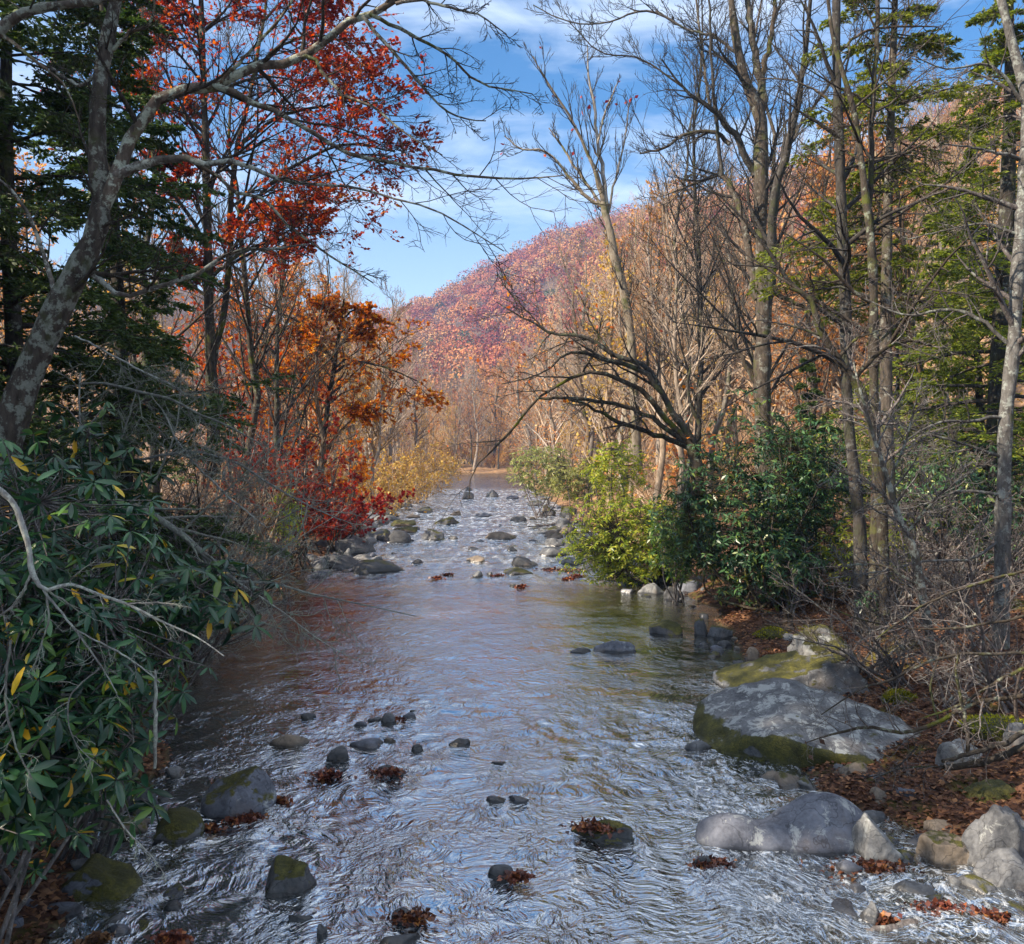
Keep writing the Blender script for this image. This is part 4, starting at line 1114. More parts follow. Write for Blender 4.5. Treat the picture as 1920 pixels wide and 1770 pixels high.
traced("fallen_limb", "mossy grey fallen limb with many bare twigs lying over the huge flat boulder", "limb", 8.6,
       [(1990, 1375, 18), (1920, 1400, 15), (1863, 1423, 14), (1797, 1437, 13), (1770, 1440, 10)],
       [[(1970, 1350, 11), (1900, 1385, 10), (1847, 1407, 9), (1767, 1428, 7)], [(1940, 1300, 9), (1880, 1310, 9), (1813, 1323, 8), (1760, 1353, 8), (1707, 1373, 7), (1613, 1363, 6), (1560, 1377, 4), (1510, 1393, 2)],
        [(1813, 1412, 8), (1813, 1367, 7), (1803, 1313, 6), (1793, 1263, 5), (1800, 1210, 3)], [(1960, 1240, 7), (1920, 1253, 7), (1850, 1290, 6), (1780, 1330, 4), (1720, 1350, 2)],
        [(1950, 1225, 6), (1880, 1226, 6), (1797, 1227, 6), (1747, 1240, 5), (1680, 1270, 5), (1613, 1293, 4), (1540, 1340, 2)], [(1760, 1353, 5), (1745, 1290, 4), (1760, 1230, 3)],
        [(1720, 1400, 3), (1680, 1440, 3), (1640, 1460, 2)], [(1797, 1437, 4), (1700, 1440, 3), (1620, 1460, 2)], [(1940, 1150, 6), (1850, 1170, 5), (1760, 1180, 4), (1650, 1170, 3), (1500, 1119, 2)],
        [(1960, 1060, 6), (1850, 1090, 5), (1740, 1130, 4), (1640, 1200, 2)]],
       M_darkbark, M_greytwig, 0.0022, 79, (10, 5, 4), (0.36, 0.45, 0.5), 0.02, (M_litter, 0.012, 0.06, 0), None, 0.17, 0.9, 7, deep=0.3)


def stick(pts, Y, mat, label, cat="stick", name="drift_stick"):
    P, R = line(pts, Y, 14)
    P[:, 2] = np.maximum(P[:, 2], 0.0)
    rg = np.random.default_rng(int(pts[0][0]))
    P = P + rg.normal(size=P.shape) * R[:, None] * 0.3
    g = Geo(); g.tubes(P, R, 8)
    o = g.build(name, mat, None, P[0], True)
    tag(o, label, cat)


stick([(1483, 1505, 8, 8.9), (1530, 1490, 12, 9.1), (1575, 1470, 13, 9.4), (1613, 1456, 7, 9.6)], 9.2, M_tan, "bare orange brown drift stick slanting out of the water by the violet slab")
stick([(1622, 1748, 10, 6.48), (1670, 1740, 14, 6.53), (1715, 1730, 15, 6.6), (1755, 1727, 9, 6.65)], 6.5, M_greytwig, "pale crooked drift log in the bottom right shallows")
stick([(290, 1440, 6, 6.0), (291, 1370, 8, 6.0), (291, 1303, 7, 6.05), (292, 1255, 4, 6.1)], 6.0, M_lichtwig, "straight upright stick coated in pale lichen, caught in the near rhododendron")
stick([(372, 1584, 6, 7.95), (392, 1574, 8, 8.0), (404, 1568, 6, 8.1)], 8.0, M_tan, "short orange broken stick beside the golden moss rock")
stick([(1205, 1602, 4, 7.75), (1250, 1622, 6, 7.6), (1290, 1642, 4, 7.4)], 7.6, M_darkbark, "thin dark stick awash below the long slanting ledge")
stick([(990, 990, 5, 42), (1040, 986, 7, 43), (1090, 978, 6, 45)], 42, M_greytwig, "grey driftwood log lying in the right rapids")
stick([(1480, 1190, 22, 16.2), (1480, 1165, 19, 16.3), (1476, 1145, 13, 16.3)], 16.2, M_brown, "short broken stump among the moss on the right bank", "stump", "stump")

# ------------------------------------------------------------------ hemlocks
def hemlock(label, loc, H, rad, seed, mat, nb=80, z0=0.08, trunk_r=0.16, group=None, q=0.085, sub=15, subsub=9, cnt=11, barkm=None, name="hemlock", gap=0.0, straight=None):
    rg = np.random.default_rng(seed)
    base = np.array(loc, float)
    root = empty(name, base, label, "tree", group)
    K = 16
    t = np.linspace(0, 1, K)
    T0 = np.stack([base[0] + 0.15 * np.sin(t * 5 + seed), base[1] + 0.15 * np.cos(t * 4 + seed), base[2] - 0.2 + t * H], -1)
    R0 = trunk_r * (1 - 0.88 * t)
    g = Geo(); g.tubes(T0, R0, 10)
    g.build("trunk", barkm or M_darkbark, root, base, True)
    # whorled boughs
    zt = z0 + (1 - z0) * (np.arange(nb) + rg.random(nb)) / nb * 0.98
    if gap: zt = zt[rg.random(nb) > gap]
    nb = len(zt)
    x = zt * (K - 1); j = np.clip(x.astype(int), 0, K - 2); f = (x - j)[:, None]
    p0 = T0[j] * (1 - f) + T0[j + 1] * f
    az = rg.random(nb) * 6.283
    L = rad * np.clip((1 - zt) * 1.25, 0.06, 1.0) * rg.uniform(0.5, 1.15, nb)
    d = np.stack([np.cos(az), np.sin(az), np.full(nb, 0.18) + 0.15 * rg.normal(size=nb)], -1)
    B = np.zeros((nb, 9, 3)); B[:, 0] = p0
    for k in range(1, 9):
        d = nrm(d + 0.06 * rg.normal(size=d.shape) + np.array([0, 0, -0.075]))
        B[:, k] = B[:, k - 1] + d * (L / 8)[:, None]
    RB = np.maximum(0.014 * L[:, None] * (1 - np.linspace(0, 1, 9))[None], 0.004)
    a1, r1 = kids(B, RB, sub, 0.95, 0.42, 5, 0.05, -0.05, rg, 0.18, 1.0, 0.6, 0.003, 0.55, planar=True)
    a2, r2 = kids(a1, r1, subsub, 0.8, 0.40, 4, 0.05, -0.06, rg, 0.15, 1.0, 0.6, 0.002, 0.5, planar=True)
    g = Geo(); g.tubes(B, RB, 5); g.tubes(a1, r1, 3)
    g.build("boughs", M_darktwig, root, base)
    g = Geo()
    allp = a2
    pos, dr = along(allp, cnt, rg, 0.05)
    diamonds(g, pos, q, rg, dr * 1.4, 0.3, 0.32, 0.1)
    pos, dr = along(a1, 4, rg, 0.1)
    diamonds(g, pos, q, rg, dr * 1.4, 0.3, 0.32, 0.1)
    g.build("crown", mat, root, base)
    return root


def hem_at(px, Y, label, H, rad, seed, mat, **kw):
    x = (px - 960) / F * Y
    return hemlock(label, (x, Y, gz(x, Y)), H, rad, seed, mat, **kw)


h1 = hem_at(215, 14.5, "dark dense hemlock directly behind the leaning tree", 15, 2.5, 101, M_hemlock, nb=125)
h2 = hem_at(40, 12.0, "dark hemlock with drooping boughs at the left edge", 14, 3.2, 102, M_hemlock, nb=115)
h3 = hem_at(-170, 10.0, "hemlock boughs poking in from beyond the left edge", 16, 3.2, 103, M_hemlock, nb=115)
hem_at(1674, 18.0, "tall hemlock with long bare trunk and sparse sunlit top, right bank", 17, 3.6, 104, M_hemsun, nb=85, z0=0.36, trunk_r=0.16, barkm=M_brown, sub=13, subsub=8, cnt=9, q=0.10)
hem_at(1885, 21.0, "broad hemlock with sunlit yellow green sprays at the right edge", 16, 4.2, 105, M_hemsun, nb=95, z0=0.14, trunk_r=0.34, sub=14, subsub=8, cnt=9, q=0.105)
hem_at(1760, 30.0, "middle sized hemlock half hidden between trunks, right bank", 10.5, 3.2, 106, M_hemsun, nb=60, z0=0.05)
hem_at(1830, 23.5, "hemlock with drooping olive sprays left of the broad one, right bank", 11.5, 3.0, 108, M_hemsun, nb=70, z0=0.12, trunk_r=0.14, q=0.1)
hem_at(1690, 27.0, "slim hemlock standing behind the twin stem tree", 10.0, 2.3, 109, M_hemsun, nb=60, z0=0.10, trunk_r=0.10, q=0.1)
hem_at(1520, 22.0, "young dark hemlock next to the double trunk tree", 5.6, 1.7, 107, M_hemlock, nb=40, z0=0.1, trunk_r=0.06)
# hemlocks added out of view to shade the near stream and block sky light
for i, (x, y, s) in enumerate([(-9.5, 3.0, 1.15), (-13, -3.5, 1.35), (-15, 7.0, 1.2), (-10.0, -9.0, 1.3), (-19, 1.0, 1.4), (-17, 14.0, 1.25), (-21, 8.5, 1.35), (-5, -13.0, 1.2), (4, -15.0, 1.3), (11, -9.0, 1.3), (12.5, 0.5, 1.2), (15, 7.0, 1.25), (-8.2, 6.0, 1.0), (-11.5, 9.3, 1.2), (-12.5, 3.2, 1.3)]):
    copy_thing((h2, h3, h1)[i % 3], (x, y, gz(x, y)), 1.3 * i + 0.4, s, "unseen dark hemlock added around the viewer to cast shade", "unseen shade hemlocks around the viewer")


# ------------------------------------------------------------------ rhododendrons
def rhodo(label, base, centre, radii, nw, leaf, seed, mat, name="rhododendron", cat="shrub", stems=9, fine=True, shell=0.45, lump=0.5, cut=None, group=None, droop=(-0.75, 0.1), per=8, stemmat=None):
    rg = np.random.default_rng(seed)
    base = np.array(base, float); centre = np.array(centre, float); radii = np.array(radii, float)
    root = empty(name, base, label, cat, group)
    d = nrm(rg.normal(size=(nw * 2, 3)))
    r = shell + (1 - shell) * rg.random(nw * 2) ** 0.6
    lum = 1 + lump * fbm(d * 1.8 + seed, 3, seed) * 2
    p = centre + d * (r * lum)[:, None] * radii
    p = p[p[:, 2] > np.maximum(ground(p[:, 0], p[:, 1]), 0) + 0.12]
    if cut is not None: p = p[cut(p)]
    p = p[:nw]
    m = len(p)
    # stems
    g = Geo()
    PS = []
    for i in range(stems):
        q = p[rg.integers(0, m)]
        mid = (base + q) / 2 + rg.normal(size=3) * 0.12 * radii
        b0 = base + np.array([rg.normal() * 0.18, rg.normal() * 0.18, 0]) * radii[0]
        PS.append(resample(np.stack([b0, mid, q * 0.85 + centre * 0.15]), 12))
    PS = np.stack(PS)
    s0 = 0.012 + 0.012 * radii[0]
    g.tubes(PS, np.linspace(s0, s0 * 0.4, 12)[None] * np.ones((stems, 1)), 6)
    # a twig from the nearest stem point to each whorl
    flat = PS.reshape(-1, 3)
    near = np.zeros((m, 3))
    for a in range(0, m, 400):
        dd = ((p[a:a + 400, None] - flat[None]) ** 2).sum(-1)
        near[a:a + 400] = flat[dd.argmin(1)]
    near = near + (p - near) * np.clip(1 - 1.2 / np.maximum(np.linalg.norm(p - near, axis=1, keepdims=True), 1e-6), 0, 1) * 0.35
    mid = (near + p) / 2 + rg.normal(size=(m, 3)) * 0.05 + np.array([0, 0, -0.04])
    tw = np.stack([near, (near + mid) / 2, mid, (mid + p) / 2, p], 1)
    g.tubes(tw, np.linspace(0.007, 0.0035, 5)[None] * np.ones((m, 1)), 4)
    g.build("stem", stemmat or M_greytwig, root, base, True)
    # whorls
    k = per
    ax = nrm(nrm(p - centre) * 0.5 + np.array([0, 0, 0.8]) + 0.35 * rg.normal(size=p.shape))
    ref = nrm(np.cross(ax, nrm(rg.normal(size=p.shape))))
    bit = np.cross(ax, ref)
    th = (np.arange(k)[None] + rg.uniform(-0.3, 0.3, (m, k))) * 6.283 / k + rg.random((m, 1)) * 6.28
    radial = ref[:, None] * np.cos(th)[..., None] + bit[:, None] * np.sin(th)[..., None]
    el = rg.uniform(droop[0], droop[1], (m, k))[..., None]
    dirs = nrm(radial * np.cos(el) + ax[:, None] * np.sin(el))
    dirs = dirs.reshape(-1, 3)
    nn = np.repeat(ax, k, 0) + 0.25 * rg.normal(size=dirs.shape)
    s = nrm(np.cross(dirs, nn)); nn = np.cross(s, dirs)
    o = np.repeat(p, k, 0) + dirs * leaf * 0.08
    L = (leaf * rg.uniform(0.45, 1.25, len(o)))[:, None]
    curl = rg.uniform(0.02, 0.34, len(o))[:, None]
    keep = rg.random(len(o)) < 0.92
    o, dirs, nn, s, L, curl = o[keep], dirs[keep], nn[keep], s[keep], L[keep], curl[keep]
    g = Geo()
    if fine:
        rows = []
        for tt, ww in ((0, 0.03), (0.3, 0.11), (0.62, 0.135), (0.88, 0.08), (1.0, 0.012)):
            c = o + dirs * L * tt - nn * L * curl * tt * tt
            for sg in (-1, 0, 1):
                rows.append(c + s * L * ww * sg + nn * L * ww * 0.35 * abs(sg))
        V = np.stack(rows, 1)
        m2 = len(o)
        fq = []
        for a in range(4):
            for b in range(2):
                fq.append((a * 3 + b, a * 3 + b + 1, a * 3 + b + 4, a * 3 + b + 3))
        Q = (np.arange(m2)[:, None, None] * 15 + np.array(fq)[None]).reshape(-1, 4)
        g.add(V, Q)
    else:
        w = L * 0.15
        V = np.stack([o, o + dirs * L * 0.5 + s * w + nn * w * .4, o + dirs * L - nn * L * 0.12, o + dirs * L * 0.5 - s * w + nn * w * .4], 1)
        g.add(V, np.arange(len(o) * 4).reshape(-1, 4))
    g.build("foliage", mat, root, base, fine)
    return root


c = at(90, 1190, 6.3)
rhodo("big near rhododendron with drooping glossy leaves and a few yellow ones, left edge", (c[0] - 0.8, 6.6, gz(c[0] - 0.8, 6.6)), c - np.array([0.05, 0, 0.1]), (1.0, 0.95, 1.5), 780, 0.138, 201, M_rhodo, stems=14, shell=0.2, lump=0.55)
c = at(330, 1110, 7.2)
rhodo("spreading rhododendron limb with yellow leaves reaching over the left pool", (c[0] - 0.9, 7.5, gz(c[0] - 0.9, 7.5)), c, (0.75, 0.7, 0.42), 80, 0.165, 202, M_rhodo, stems=8, shell=0.2)
c = at(170, 880, 8.2)
rhodo("tall thin rhododendron rising behind the near one", (c[0], 8.4, gz(c[0], 8.4)), c, (0.6, 0.5, 0.75), 60, 0.16, 203, M_rhodo, stems=7, shell=0.2)
c = at(70, 1440, 5.7)
rhodo("low rhododendron hanging over the near left leaf drift", (c[0] - 0.5, 5.9, gz(c[0] - 0.5, 5.9)), c, (0.7, 0.6, 0.55), 190, 0.16, 204, M_rhodo, stems=6, shell=0.2)
c = at(1430, 985, 18.6)
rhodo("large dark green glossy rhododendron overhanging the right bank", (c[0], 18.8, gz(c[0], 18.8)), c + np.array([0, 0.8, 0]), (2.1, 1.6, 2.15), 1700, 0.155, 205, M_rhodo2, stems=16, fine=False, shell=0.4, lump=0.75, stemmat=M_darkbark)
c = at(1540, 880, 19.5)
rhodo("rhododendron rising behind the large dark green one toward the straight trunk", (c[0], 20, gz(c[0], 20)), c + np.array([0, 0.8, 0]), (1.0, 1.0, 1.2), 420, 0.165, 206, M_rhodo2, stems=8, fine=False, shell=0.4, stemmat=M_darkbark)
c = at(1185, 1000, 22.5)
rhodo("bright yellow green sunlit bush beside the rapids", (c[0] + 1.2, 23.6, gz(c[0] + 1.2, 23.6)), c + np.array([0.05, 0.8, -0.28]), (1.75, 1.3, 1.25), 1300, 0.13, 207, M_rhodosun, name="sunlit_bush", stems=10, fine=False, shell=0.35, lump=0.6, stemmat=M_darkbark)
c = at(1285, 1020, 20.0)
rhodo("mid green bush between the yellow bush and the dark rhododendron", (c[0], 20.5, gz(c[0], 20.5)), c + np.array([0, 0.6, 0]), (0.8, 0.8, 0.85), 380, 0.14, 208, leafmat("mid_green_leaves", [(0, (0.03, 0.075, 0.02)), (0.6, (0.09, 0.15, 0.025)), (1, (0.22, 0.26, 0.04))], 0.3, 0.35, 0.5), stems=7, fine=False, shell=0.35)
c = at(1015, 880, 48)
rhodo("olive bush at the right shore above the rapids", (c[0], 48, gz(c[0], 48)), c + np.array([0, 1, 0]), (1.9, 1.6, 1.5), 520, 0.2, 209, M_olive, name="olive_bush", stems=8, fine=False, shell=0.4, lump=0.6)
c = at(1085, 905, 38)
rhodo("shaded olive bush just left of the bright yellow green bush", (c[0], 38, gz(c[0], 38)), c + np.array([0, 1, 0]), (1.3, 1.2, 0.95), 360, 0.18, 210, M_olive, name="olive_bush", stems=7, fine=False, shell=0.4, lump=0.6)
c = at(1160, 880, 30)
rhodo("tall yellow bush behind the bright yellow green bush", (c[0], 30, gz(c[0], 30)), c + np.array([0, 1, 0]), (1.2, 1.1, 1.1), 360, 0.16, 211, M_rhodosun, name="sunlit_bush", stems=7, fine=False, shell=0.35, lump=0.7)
c = at(535, 965, 20)
rhodo("small yellow green bush under bare twigs on the left bank", (c[0], 20, gz(c[0], 20)), c, (0.42, 0.5, 0.7), 110, 0.13, 212, M_rhodosun, name="small_bush", stems=6, fine=False, shell=0.3)
for i, (px, py, Y, rx, rz_, cnt, mt, lb) in enumerate([
        (1640, 1040, 17.5, 1.0, 0.8, 150, M_rhodosun, "sunlit leafy undergrowth bush behind the straight trunks"), (1760, 900, 20, 1.6, 1.4, 300, M_rhodo2, "dark evergreen bush behind the leaning sapling"),
        (1880, 960, 17, 1.3, 1.5, 260, M_rhodo2, "dark evergreen bush behind the lichen coated trunk"), (1660, 840, 24, 1.6, 1.4, 260, M_olive, "olive bush seen between the straight trunks"),
        (1500, 1060, 17.6, 0.7, 0.5, 120, M_rhodo2, "low evergreen bush at the waterside below the dark rhododendron"), (1655, 1130, 13.6, 0.22, 0.2, 12, M_rhodo, "tiny evergreen sprig at the foot of the twin stem tree")]):
    c = at(px, py, Y)
    rhodo(lb, (c[0], Y + .2, gz(c[0], Y + .2)), c + np.array([0, 0.3, 0]), (rx, rx * .8, rz_), cnt, 0.16, 220 + i, mt, name="evergreen_bush", stems=6, fine=False, shell=0.3, lump=0.6)


# ------------------------------------------------------------------ leafy autumn shrubs
def shrub(label, loc, H, spread, seed, twigm, leafm=None, cnt=3, lsize=0.12, stems=9, group=None, name="shrub", tip=0.004, tw=(6, 5, 3), up=0.05, wander=0.15, ang=0.7, flat=0.2, lean=(0, 0)):
    rg = np.random.default_rng(seed)
    base = np.array(loc, float)
    root = empty(name, base, label, "shrub", group)
    K = 9
    P = np.zeros((stems, K, 3))
    P[:, 0] = base + np.stack([rg.normal(size=stems) * spread * 0.12, rg.normal(size=stems) * spread * 0.12, np.full(stems, -0.05)], -1)
    az = rg.random(stems) * 6.283
    d = nrm(np.stack([np.cos(az) * spread / H + lean[0], np.sin(az) * spread / H + lean[1], np.ones(stems)], -1))
    L = H * rg.uniform(0.6, 1.1, stems)
    for k in range(1, K):
        d = nrm(d + 0.10 * rg.normal(size=d.shape) + np.array([lean[0] * 0.1, lean[1] * 0.1, -0.02]))
        P[:, k] = P[:, k - 1] + d * (L / (K - 1))[:, None]
    R = (0.006 * H + tip) * (1 - 0.8 * np.linspace(0, 1, K))[None] * np.ones((stems, 1)) + tip * 0.5
    g = Geo(); g.tubes(P, R, 6)
    a1, r1 = kids(P, R, tw[0], ang, 0.45, 6, wander, up, rg, 0.2, 1.0, 0.6, tip)
    a2, r2 = kids(a1, r1, tw[1], ang, 0.5, 5, wander, up, rg, 0.15, 1.0, 0.6, tip * 0.85)
    g.tubes(a1, r1, 4); g.tubes(a2, r2, 3)
    last = a2
    if tw[2]:
        a3, r3 = kids(a2, r2, tw[2], ang, 0.5, 4, wander, up, rg, 0.2, 1.0, 0.7, tip * 0.7)
        g.tubes(a3, r3, 3)
        last = a3
    g.build("stems" if not leafm else "stem", twigm, root, base)
    if leafm:
        g = Geo()
        pos, dr = along(last, cnt, rg)
        diamonds(g, pos, lsize, rg, dr, flat, 0.7, 0.3)
        g.build("foliage", leafm, root, base)
    return root


def shrub_at(px, Y, label, H, spread, seed, *a, **k):
    x = (px - 960) / F * Y
    return shrub(label, (x, Y, gz(x, Y)), H, spread, seed, *a, **k)


shrub_at(625, 31, "low fiery red shrub at the left shore of the rapids", 3.3, 2.2, 301, M_darktwig, M_crimson, 5, 0.14, 14, tw=(6, 5, 2))
shrub_at(655, 34, "scarlet shrub hanging over the left rapids shore, behind the fiery red one", 1.7, 1.3, 302, M_darktwig, M_crimson, 5, 0.15, 8, tw=(6, 5, 2))
shrub_at(560, 26, "taller dark crimson shrub among bare twigs on the left bank", 5.0, 2.2, 303, M_darktwig, M_crimson, 5, 0.12, 14, tw=(6, 5, 2))
shrub_at(650, 38, "orange yellow sapling above the scarlet shrub", 4.0, 1.5, 304, M_brtwig, M_orange, 3, 0.17, 7, tw=(6, 5, 2), tip=0.008)
for i, (px, Y, H_) in enumerate([(500, 37, 11.0), (565, 43, 11.0), (440, 34, 10.0)]):
    x = (px - 960) / F * Y
    shrub(("orange leaved young tree left of the small orange maple", "orange leaved young tree right behind the small orange maple", "orange leaved young tree nearest to the dark hemlocks")[i], (x, Y, gz(x, Y)), H_, 2.6, 370 + i, M_darktwig, (M_orange, M_orange, M_red)[i], 5, 0.15, 5, name="orange_tree", tip=0.007, tw=(12, 7, 2), up=0.03)
shrub_at(500, 40, "dark red bush deep in the left wood", 4.5, 2.2, 305, M_darktwig, M_crimson, 3, 0.17, 9, tw=(6, 5, 2), tip=0.008)
gold = shrub_at(775, 62, "golden leaved shrub on the left shore above the rapids", 3.6, 2.4, 306, M_tantwig, M_gold, 2, 0.15, 12, name="golden_shrub", group="golden shrubs on the far left shore", tip=0.011, tw=(6, 5, 2))
for i, (px, Y, s) in enumerate([(740, 55, 1.0), (800, 74, 1.05), (820, 92, 1.2), (720, 48, 0.8), (790, 100, 1.5), (755, 70, 1.4), (835, 120, 1.2), (700, 58, 1.1), (845, 140, 1.3)]):
    x = (px - 960) / F * Y
    copy_thing(gold, (x, Y, gz(x, Y)), i * 1.1, s)

# grey thicket on the left bank
th = [shrub_at(290 + 40 * i, 12.8 + 1.4 * i, "grey leafless shrub in the tangled thicket on the left bank", 3.4, 1.7, 320 + i, (M_greytwig, M_darktwig, M_lichtwig, M_brtwig)[i], None, stems=9, group="bare thicket on the left bank", name="bare_shrub", tip=0.0046, tw=(9, 6, 4), lean=(0.1, -0.05)) for i in range(4)]
for i, (px, Y, s) in enumerate([(200, 11, 0.9), (270, 15, 1.1), (330, 13.5, 0.8), (400, 17, 1.0), (340, 19, 1.2), (455, 20, 0.85), (480, 23, 0.95), (230, 18, 1.3), (410, 24, 1.3), (130, 14, 1.2), (520, 28, 0.9), (310, 24, 1.4), (450, 29, 1.3), (180, 22, 1.4)]):
    x = (px - 960) / F * Y
    copy_thing(th[i % 4], (x, Y, gz(x, Y)), i * 2.1 + 0.3 if i % 2 else (i * 0.4), s)
# bare brush on the right bank
tr = [shrub_at(1700 + 60 * i, 12.6 + 1.2 * i, "grey leafless shrub tangled on the right bank leaf slope", 2.6, 1.6, 340 + i, M_greytwig, None, stems=8, group="bare brush on the right bank", name="bare_shrub", tip=0.0042, tw=(8, 5, 4), lean=(-0.3, -0.1)) for i in range(3)]
for i, (px, Y, s) in enumerate([(1560, 15, 0.7), (1640, 13.5, 0.8), (1800, 11.2, 0.9), (1900, 10.2, 1.0), (1850, 14.5, 1.2), (1720, 16.5, 1.2), (1600, 19, 1.3), (1790, 19, 1.5), (1900, 17, 1.5)]):
    x = (px - 960) / F * Y
    copy_thing(tr[i % 3], (x, Y, gz(x, Y)), i * 1.7, s)

# ------------------------------------------------------------------ moss mounds
for i, (px, py, w_, h_, base, lb) in enumerate([(1688, 1312, 46, 66, 0.55, "bright moss mound on the sunlit leaf slope"), (1875, 1362, 110, 64, 0.55, "wide golden moss mound near the right edge"),
                                                 (1455, 1192, 60, 54, 0.45, "glowing moss mound beside the broken stump"), (1530, 1180, 60, 26, 0.6, "flat moss patch right of the broken stump"), (1600, 1345, 90, 30, 0.35, "low moss cushion behind the huge flat boulder")]):
    for _ in range(6):
        Yc = (CH - base) * F / (py - HZ)
        c = at(px, py, Yc)
        base = 0.5 * base + 0.5 * max(0.0, gz(c[0], Yc))
    w = w_ / F * Yc; h = h_ / F * Yc * 0.30; w *= 1.35
    P, T = rock_mesh(w, w * 0.8, h, 400 + i, 4, 0, 1.3, rnd=2.0)
    root = empty("moss_mound", (c[0], Yc, base - 0.03), lb, "moss mound")
    g = Geo(); g.add(P, None, T)
    g.build("mound", rockmat('dark', 1.6, 0), root, (0, 0, 0), True)
    rg = np.random.default_rng(410 + i)
    up = P[P[:, 2] > h * 0.05]
    q = up[rg.integers(0, len(up), 1500)] + rg.normal(size=(1500, 3)) * 0.012
    g = Geo(); diamonds(g, q, 0.035, rg, nrm(q) + np.array([0, 0, 0.6]), 0, 0.4)
    g.build("moss", M_mosstuft, root, (0, 0, 0))


# ------------------------------------------------------------------ valley woodland
def wood_tree(label, H, seed, barkm, twigm, leafm, cnt, lsize, group, name, limbs=34, tw=(7, 6, 0), tip=0.011, r0=0.2, z0=0.25, up=0.07, ang=0.75, ll=0.36):
    rg = np.random.default_rng(seed)
    root = empty(name, (0, 0, 0), label, "tree", group)
    K = 14
    t = np.linspace(0, 1, K)
    w = np.cumsum(rg.normal(size=(K, 2)) * H * 0.010, 0)
    T0 = np.stack([w[:, 0], w[:, 1], t * H - 0.4], -1)[None]
    R0 = (r0 * (1 - 0.9 * t) + tip)[None]
    g = Geo(); g.tubes(T0, R0, 7)
    g.build("trunk", barkm, root, (0, 0, 0), True)
    g = Geo()
    a1, r1 = kids(T0, R0, limbs, ang, ll, 7, 0.10, up, rg, z0, 1.0, 0.5, tip * 1.3, 0.72)
    a2, r2 = kids(a1, r1, tw[0], 0.7, 0.48, 5, 0.13, up, rg, 0.15, 1.0, 0.6, tip)
    a3, r3 = kids(a2, r2, tw[1], 0.7, 0.52, 4, 0.15, up, rg, 0.1, 1.0, 0.6, tip * 0.7)
    g.tubes(a1, r1, 4); g.tubes(a2, r2, 3); g.tubes(a3, r3, 3)
    g.build("crown", twigm, root, (0, 0, 0))
    if leafm:
        g = Geo()
        pos, dr = along(a3, cnt, rg)
        k = rg.random(len(pos)) < 0.62
        diamonds(g, pos[k], lsize, rg, dr[k], 0.2, 0.75, 0.3)
        g.build("foliage", leafm, root, (0, 0, 0))
    return root


for i, (px, Y, H_, bm_, tw_, lb) in enumerate([
        (1275, 36, 19, M_brown, M_darktwig, "slim bare tree standing between the white tree and the double trunk tree"), (1345, 30, 19, M_darkbark, M_darktwig, "bare tree just left of the double trunk tree, crown against the sky"),
        (1500, 28, 19, M_brown, M_darktwig, "bare tree just right of the double trunk tree, crown against the sky"), (1720, 26, 17, M_brown, M_brtwig, "bare grey tree among the sunlit hemlock sprays"),
        (520, 30, 14, M_darkbark, M_darktwig, "bare dark tree between the red maple and the orange maple"), (705, 52, 13, M_tan, M_brtwig, "bare tree with fine twigs against the sky at the mountain's left foot"),
        (300, 22, 15, M_darkbark, M_darktwig, "bare dark tree beside the dense hemlock"), (440, 27, 16, M_darkbark, M_darktwig, "bare dark tree right beside the red maple's trunk")]):
    o = wood_tree(lb, H_, 520 + i, bm_, tw_, None, 0, 0, None, "bare_tree", 36, tw=(8, 7, 0), tip=0.0085 if Y < 40 else 0.011, r0=0.13, z0=0.22, up=0.09)
    x = (px - 960) / F * Y
    o.location = (x, Y, gz(x, Y))

G1 = "leafless trees of the valley wood"
G2 = "trees with thin rusty leaves in the valley wood"
G3 = "trees with thin golden leaves in the valley wood"
protos = [
    (wood_tree("leafless pale tree in the sunlit valley wood", 19, 501, M_tan, M_tantwig, None, 0, 0, G1, "bare_tree"), 19),
    (wood_tree("leafless pale tree in the sunlit valley wood", 17, 502, M_tan, M_brtwig, None, 0, 0, G1, "bare_tree", 32), 17),
    (wood_tree("leafless pale tree in the sunlit valley wood", 21, 503, M_white, M_tantwig, None, 0, 0, G1, "bare_tree", 34, z0=0.3), 21),
    (wood_tree("tree with thin rusty leaves in the sunlit valley wood", 17, 504, M_brown, M_brtwig, M_rust, 3, 0.17, G2, "rusty_tree", 34), 17),
    (wood_tree("tree with thin rusty leaves in the sunlit valley wood", 14, 505, M_tan, M_tantwig, M_rust, 2, 0.17, G2, "rusty_tree", 30, z0=0.15), 14),
    (wood_tree("tree with thin golden leaves in the sunlit valley wood", 13, 506, M_tan, M_tantwig, M_gold, 2, 0.17, G3, "golden_tree", 30, z0=0.12), 13)]
LIM = np.array([(-200, 300), (300, 330), (560, 470), (640, 500), (700, 540), (800, 555), (845, 595), (895, 640), (930, 580), (960, 500), (1060, 430), (1150, 400), (1250, 350), (1400, 280), (1600, 200), (2100, 60)])
rw = np.random.default_rng(88)
used = [False] * 6
placed = []


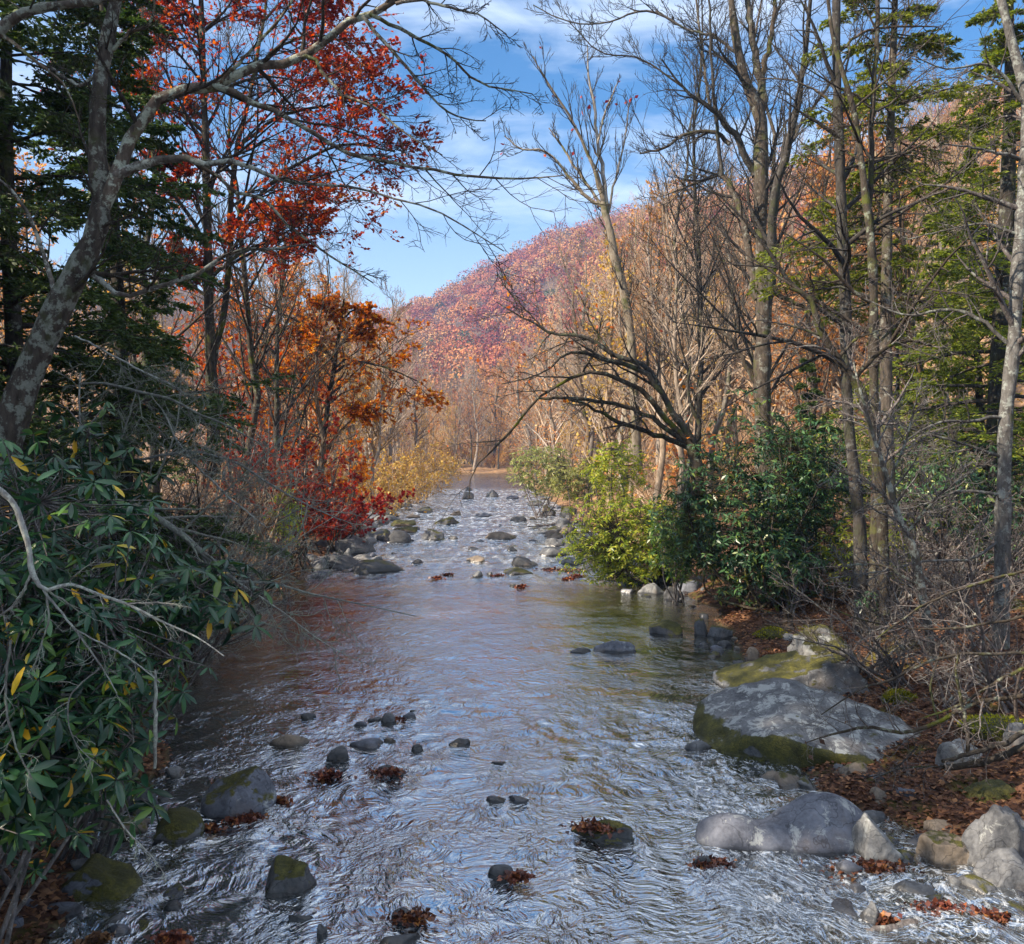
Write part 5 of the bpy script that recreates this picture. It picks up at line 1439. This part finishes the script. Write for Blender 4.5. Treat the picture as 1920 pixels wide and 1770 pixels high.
def plant(px, Y, j, hmul=1.0):
    x = (px - 960) / F * Y
    z = gz(x, Y)
    xl, xr = edges(Y)
    if xl - 1.2 < x < xr + 1.2 and Y < 155: return False
    for (a, b) in placed:
        if (a - x) ** 2 + (b - Y) ** 2 < 2.2 ** 2 * (1 + Y / 120.0): return False
    lim = np.interp(px, LIM[:, 0], LIM[:, 1])
    hmax = CH + (HZ - lim) / F * Y - z
    root, H = protos[j]
    s = min(rw.uniform(0.75, 1.15) * hmul, hmax / H)
    if s < 0.28: return False
    placed.append((x, Y))
    if not used[j]:
        used[j] = True
        root.location = (x, Y, z)
        root.scale = (s, s, s)
        root.rotation_euler = (0, 0, rw.uniform(0, 6.28))
    else:
        copy_thing(root, (x, Y, z), rw.uniform(0, 6.28), (s * rw.uniform(0.9, 1.15), s * rw.uniform(0.9, 1.15), s), tilt=0.06)
    return True


def wood(n, pxr, Yr, weights):
    c = 0
    for _ in range(n * 6):
        if c >= n: break
        px = rw.uniform(*pxr); Y = Yr[0] * (Yr[1] / Yr[0]) ** rw.random()
        c += plant(px, Y, int(rw.choice(6, p=np.array(weights) / sum(weights))))


wood(70, (950, 1330), (42, 190), (4, 3, 3, 2.5, 2, 2))
wood(80, (1230, 1990), (30, 150), (4, 4, 2, 3, 2, 1))
wood(40, (1250, 2050), (120, 260), (3, 3, 1, 4, 3, 1))
wood(55, (930, 1190), (50, 150), (3, 3, 2, 3, 3, 2.5))
wood(104, (560, 890), (44, 190), (4, 4, 1, 2, 2, 4))
wood(34, (-60, 620), (28, 120), (4, 5, 0.5, 3, 2, 1))
wood(60, (800, 1000), (158, 250), (4, 3, 1, 1.5, 2, 3))

# understory brush along both far banks
br = shrub_at(900, 162, "straw coloured leafless brush lining the far banks", 4.2, 2.6, 360, M_tantwig, None, stems=12, group="brush on the far banks", name="brush", tip=0.012, tw=(7, 5, 0))
br2 = shrub_at(1120, 60, "rusty leaved brush lining the far banks", 3.6, 2.4, 361, M_brtwig, M_rust, 1, 0.22, stems=10, group="rusty brush on the far banks", name="brush", tip=0.010, tw=(6, 5, 0))
for i in range(74):
    Y = 36 * (170 / 36) ** rw.random()
    xl, xr = edges(Y)
    x = (xr + rw.uniform(1.5, 16)) if i % 2 else (xl - rw.uniform(0.6, 12))
    copy_thing((br, br2)[int(rw.random() < 0.4)], (x, Y, gz(x, Y)), rw.uniform(0, 6.28), rw.uniform(0.6, 1.25))
for i in range(44):
    x, Y = rw.uniform(-22, 9), rw.uniform(157, 190)
    copy_thing((br, br2, gold)[i % 3], (x, Y, gz(x, Y)), rw.uniform(0, 6.28), rw.uniform(0.9, 1.8))

# ------------------------------------------------------------------ far hillside forest, one mass
rf = np.random.default_rng(99)
g = Geo()
pxs = rf.uniform(560, 2150, 14000)
rr = rf.uniform(0.25, 1.06, 14000) ** 0.7
Dd = np.interp(pxs, [0, 900, 1150, 1500, 1900], [420, 620, 560, 430, 340])
qx, qy = np.sin(np.arctan((pxs - 960) / F)) * rr * Dd, np.cos(np.arctan((pxs - 960) / F)) * rr * Dd
cell, ok = {}, []
for i in range(14000):
    a, b = int(qx[i] // 6), int(qy[i] // 6)
    if all((qx[j] - qx[i]) ** 2 + (qy[j] - qy[i]) ** 2 > 5.6 ** 2 for u in (-1, 0, 1) for v in (-1, 0, 1) for j in cell.get((a + u, b + v), ())):
        cell.setdefault((a, b), []).append(i); ok.append(i)
ok = np.array(ok)
pxs, rr = pxs[ok], rr[ok]
n_c = len(ok)
D = np.interp(pxs, [0, 900, 1150, 1500, 1900], [420, 620, 560, 430, 340])
an = np.arctan((pxs - 960) / F)
R_ = np.maximum(rr * D, 135)
cx_, cy_ = np.sin(an) * R_, np.cos(an) * R_
cz_ = ground(cx_, cy_)
per = 170
tint = np.clip(0.30 + 0.9 * fbm(np.stack([cx_, cy_, cx_ * 0], -1) * 0.02, 3, 71) + rf.normal(size=n_c) * 0.22, 0, 1)
tint = np.where(rf.random(n_c) < 0.03, 1.0, tint)
rad = 2.6 + 4.2 * rf.random(n_c) ** 1.6
d = nrm(rf.normal(size=(n_c, per, 3)))
d[..., 2] = np.abs(d[..., 2]) * 1.2 - 0.3
pos = np.stack([cx_, cy_, cz_ + rad * 1.1], -1)[:, None] + d * (rad[:, None] * (0.78 + 0.26 * rf.random((n_c, per))) * np.array([1, 1, 1.15])[None, None, 0])[..., None]
diamonds(g, pos.reshape(-1, 3), 0.95, rf, rf.normal(size=(n_c * per, 3)), 0, 0.8, 0.15, att=np.repeat(tint, per), nrml=d.reshape(-1, 3))
tag(g.build("hillside_forest", M_forest), "autumn forest covering the far hillsides", None, None, 'stuff')

# ------------------------------------------------------------------ haze
bm = bmesh.new()
bmesh.ops.create_cube(bm, size=1.0)
me = bpy.data.meshes.new("haze")
bm.to_mesh(me); bm.free()
hz = bpy.data.objects.new("haze", me)
COL.objects.link(hz)
lo = np.array([-640, -140, -4.0]); hi = np.array([640, 790, 240.0])
hz.location = (lo + hi) / 2
hz.scale = hi - lo
m, n = newmat("valley_haze")
v = n('ShaderNodeVolumePrincipled', {'Color': (0.28, 0.52, 1.0, 1), 'Density': 0.00042, 'Anisotropy': 0.0})
n('ShaderNodeOutputMaterial', {'Volume': v.outputs[0]})
me.materials.append(m)
tag(hz, "thin blue haze filling the valley", None, None, 'stuff')
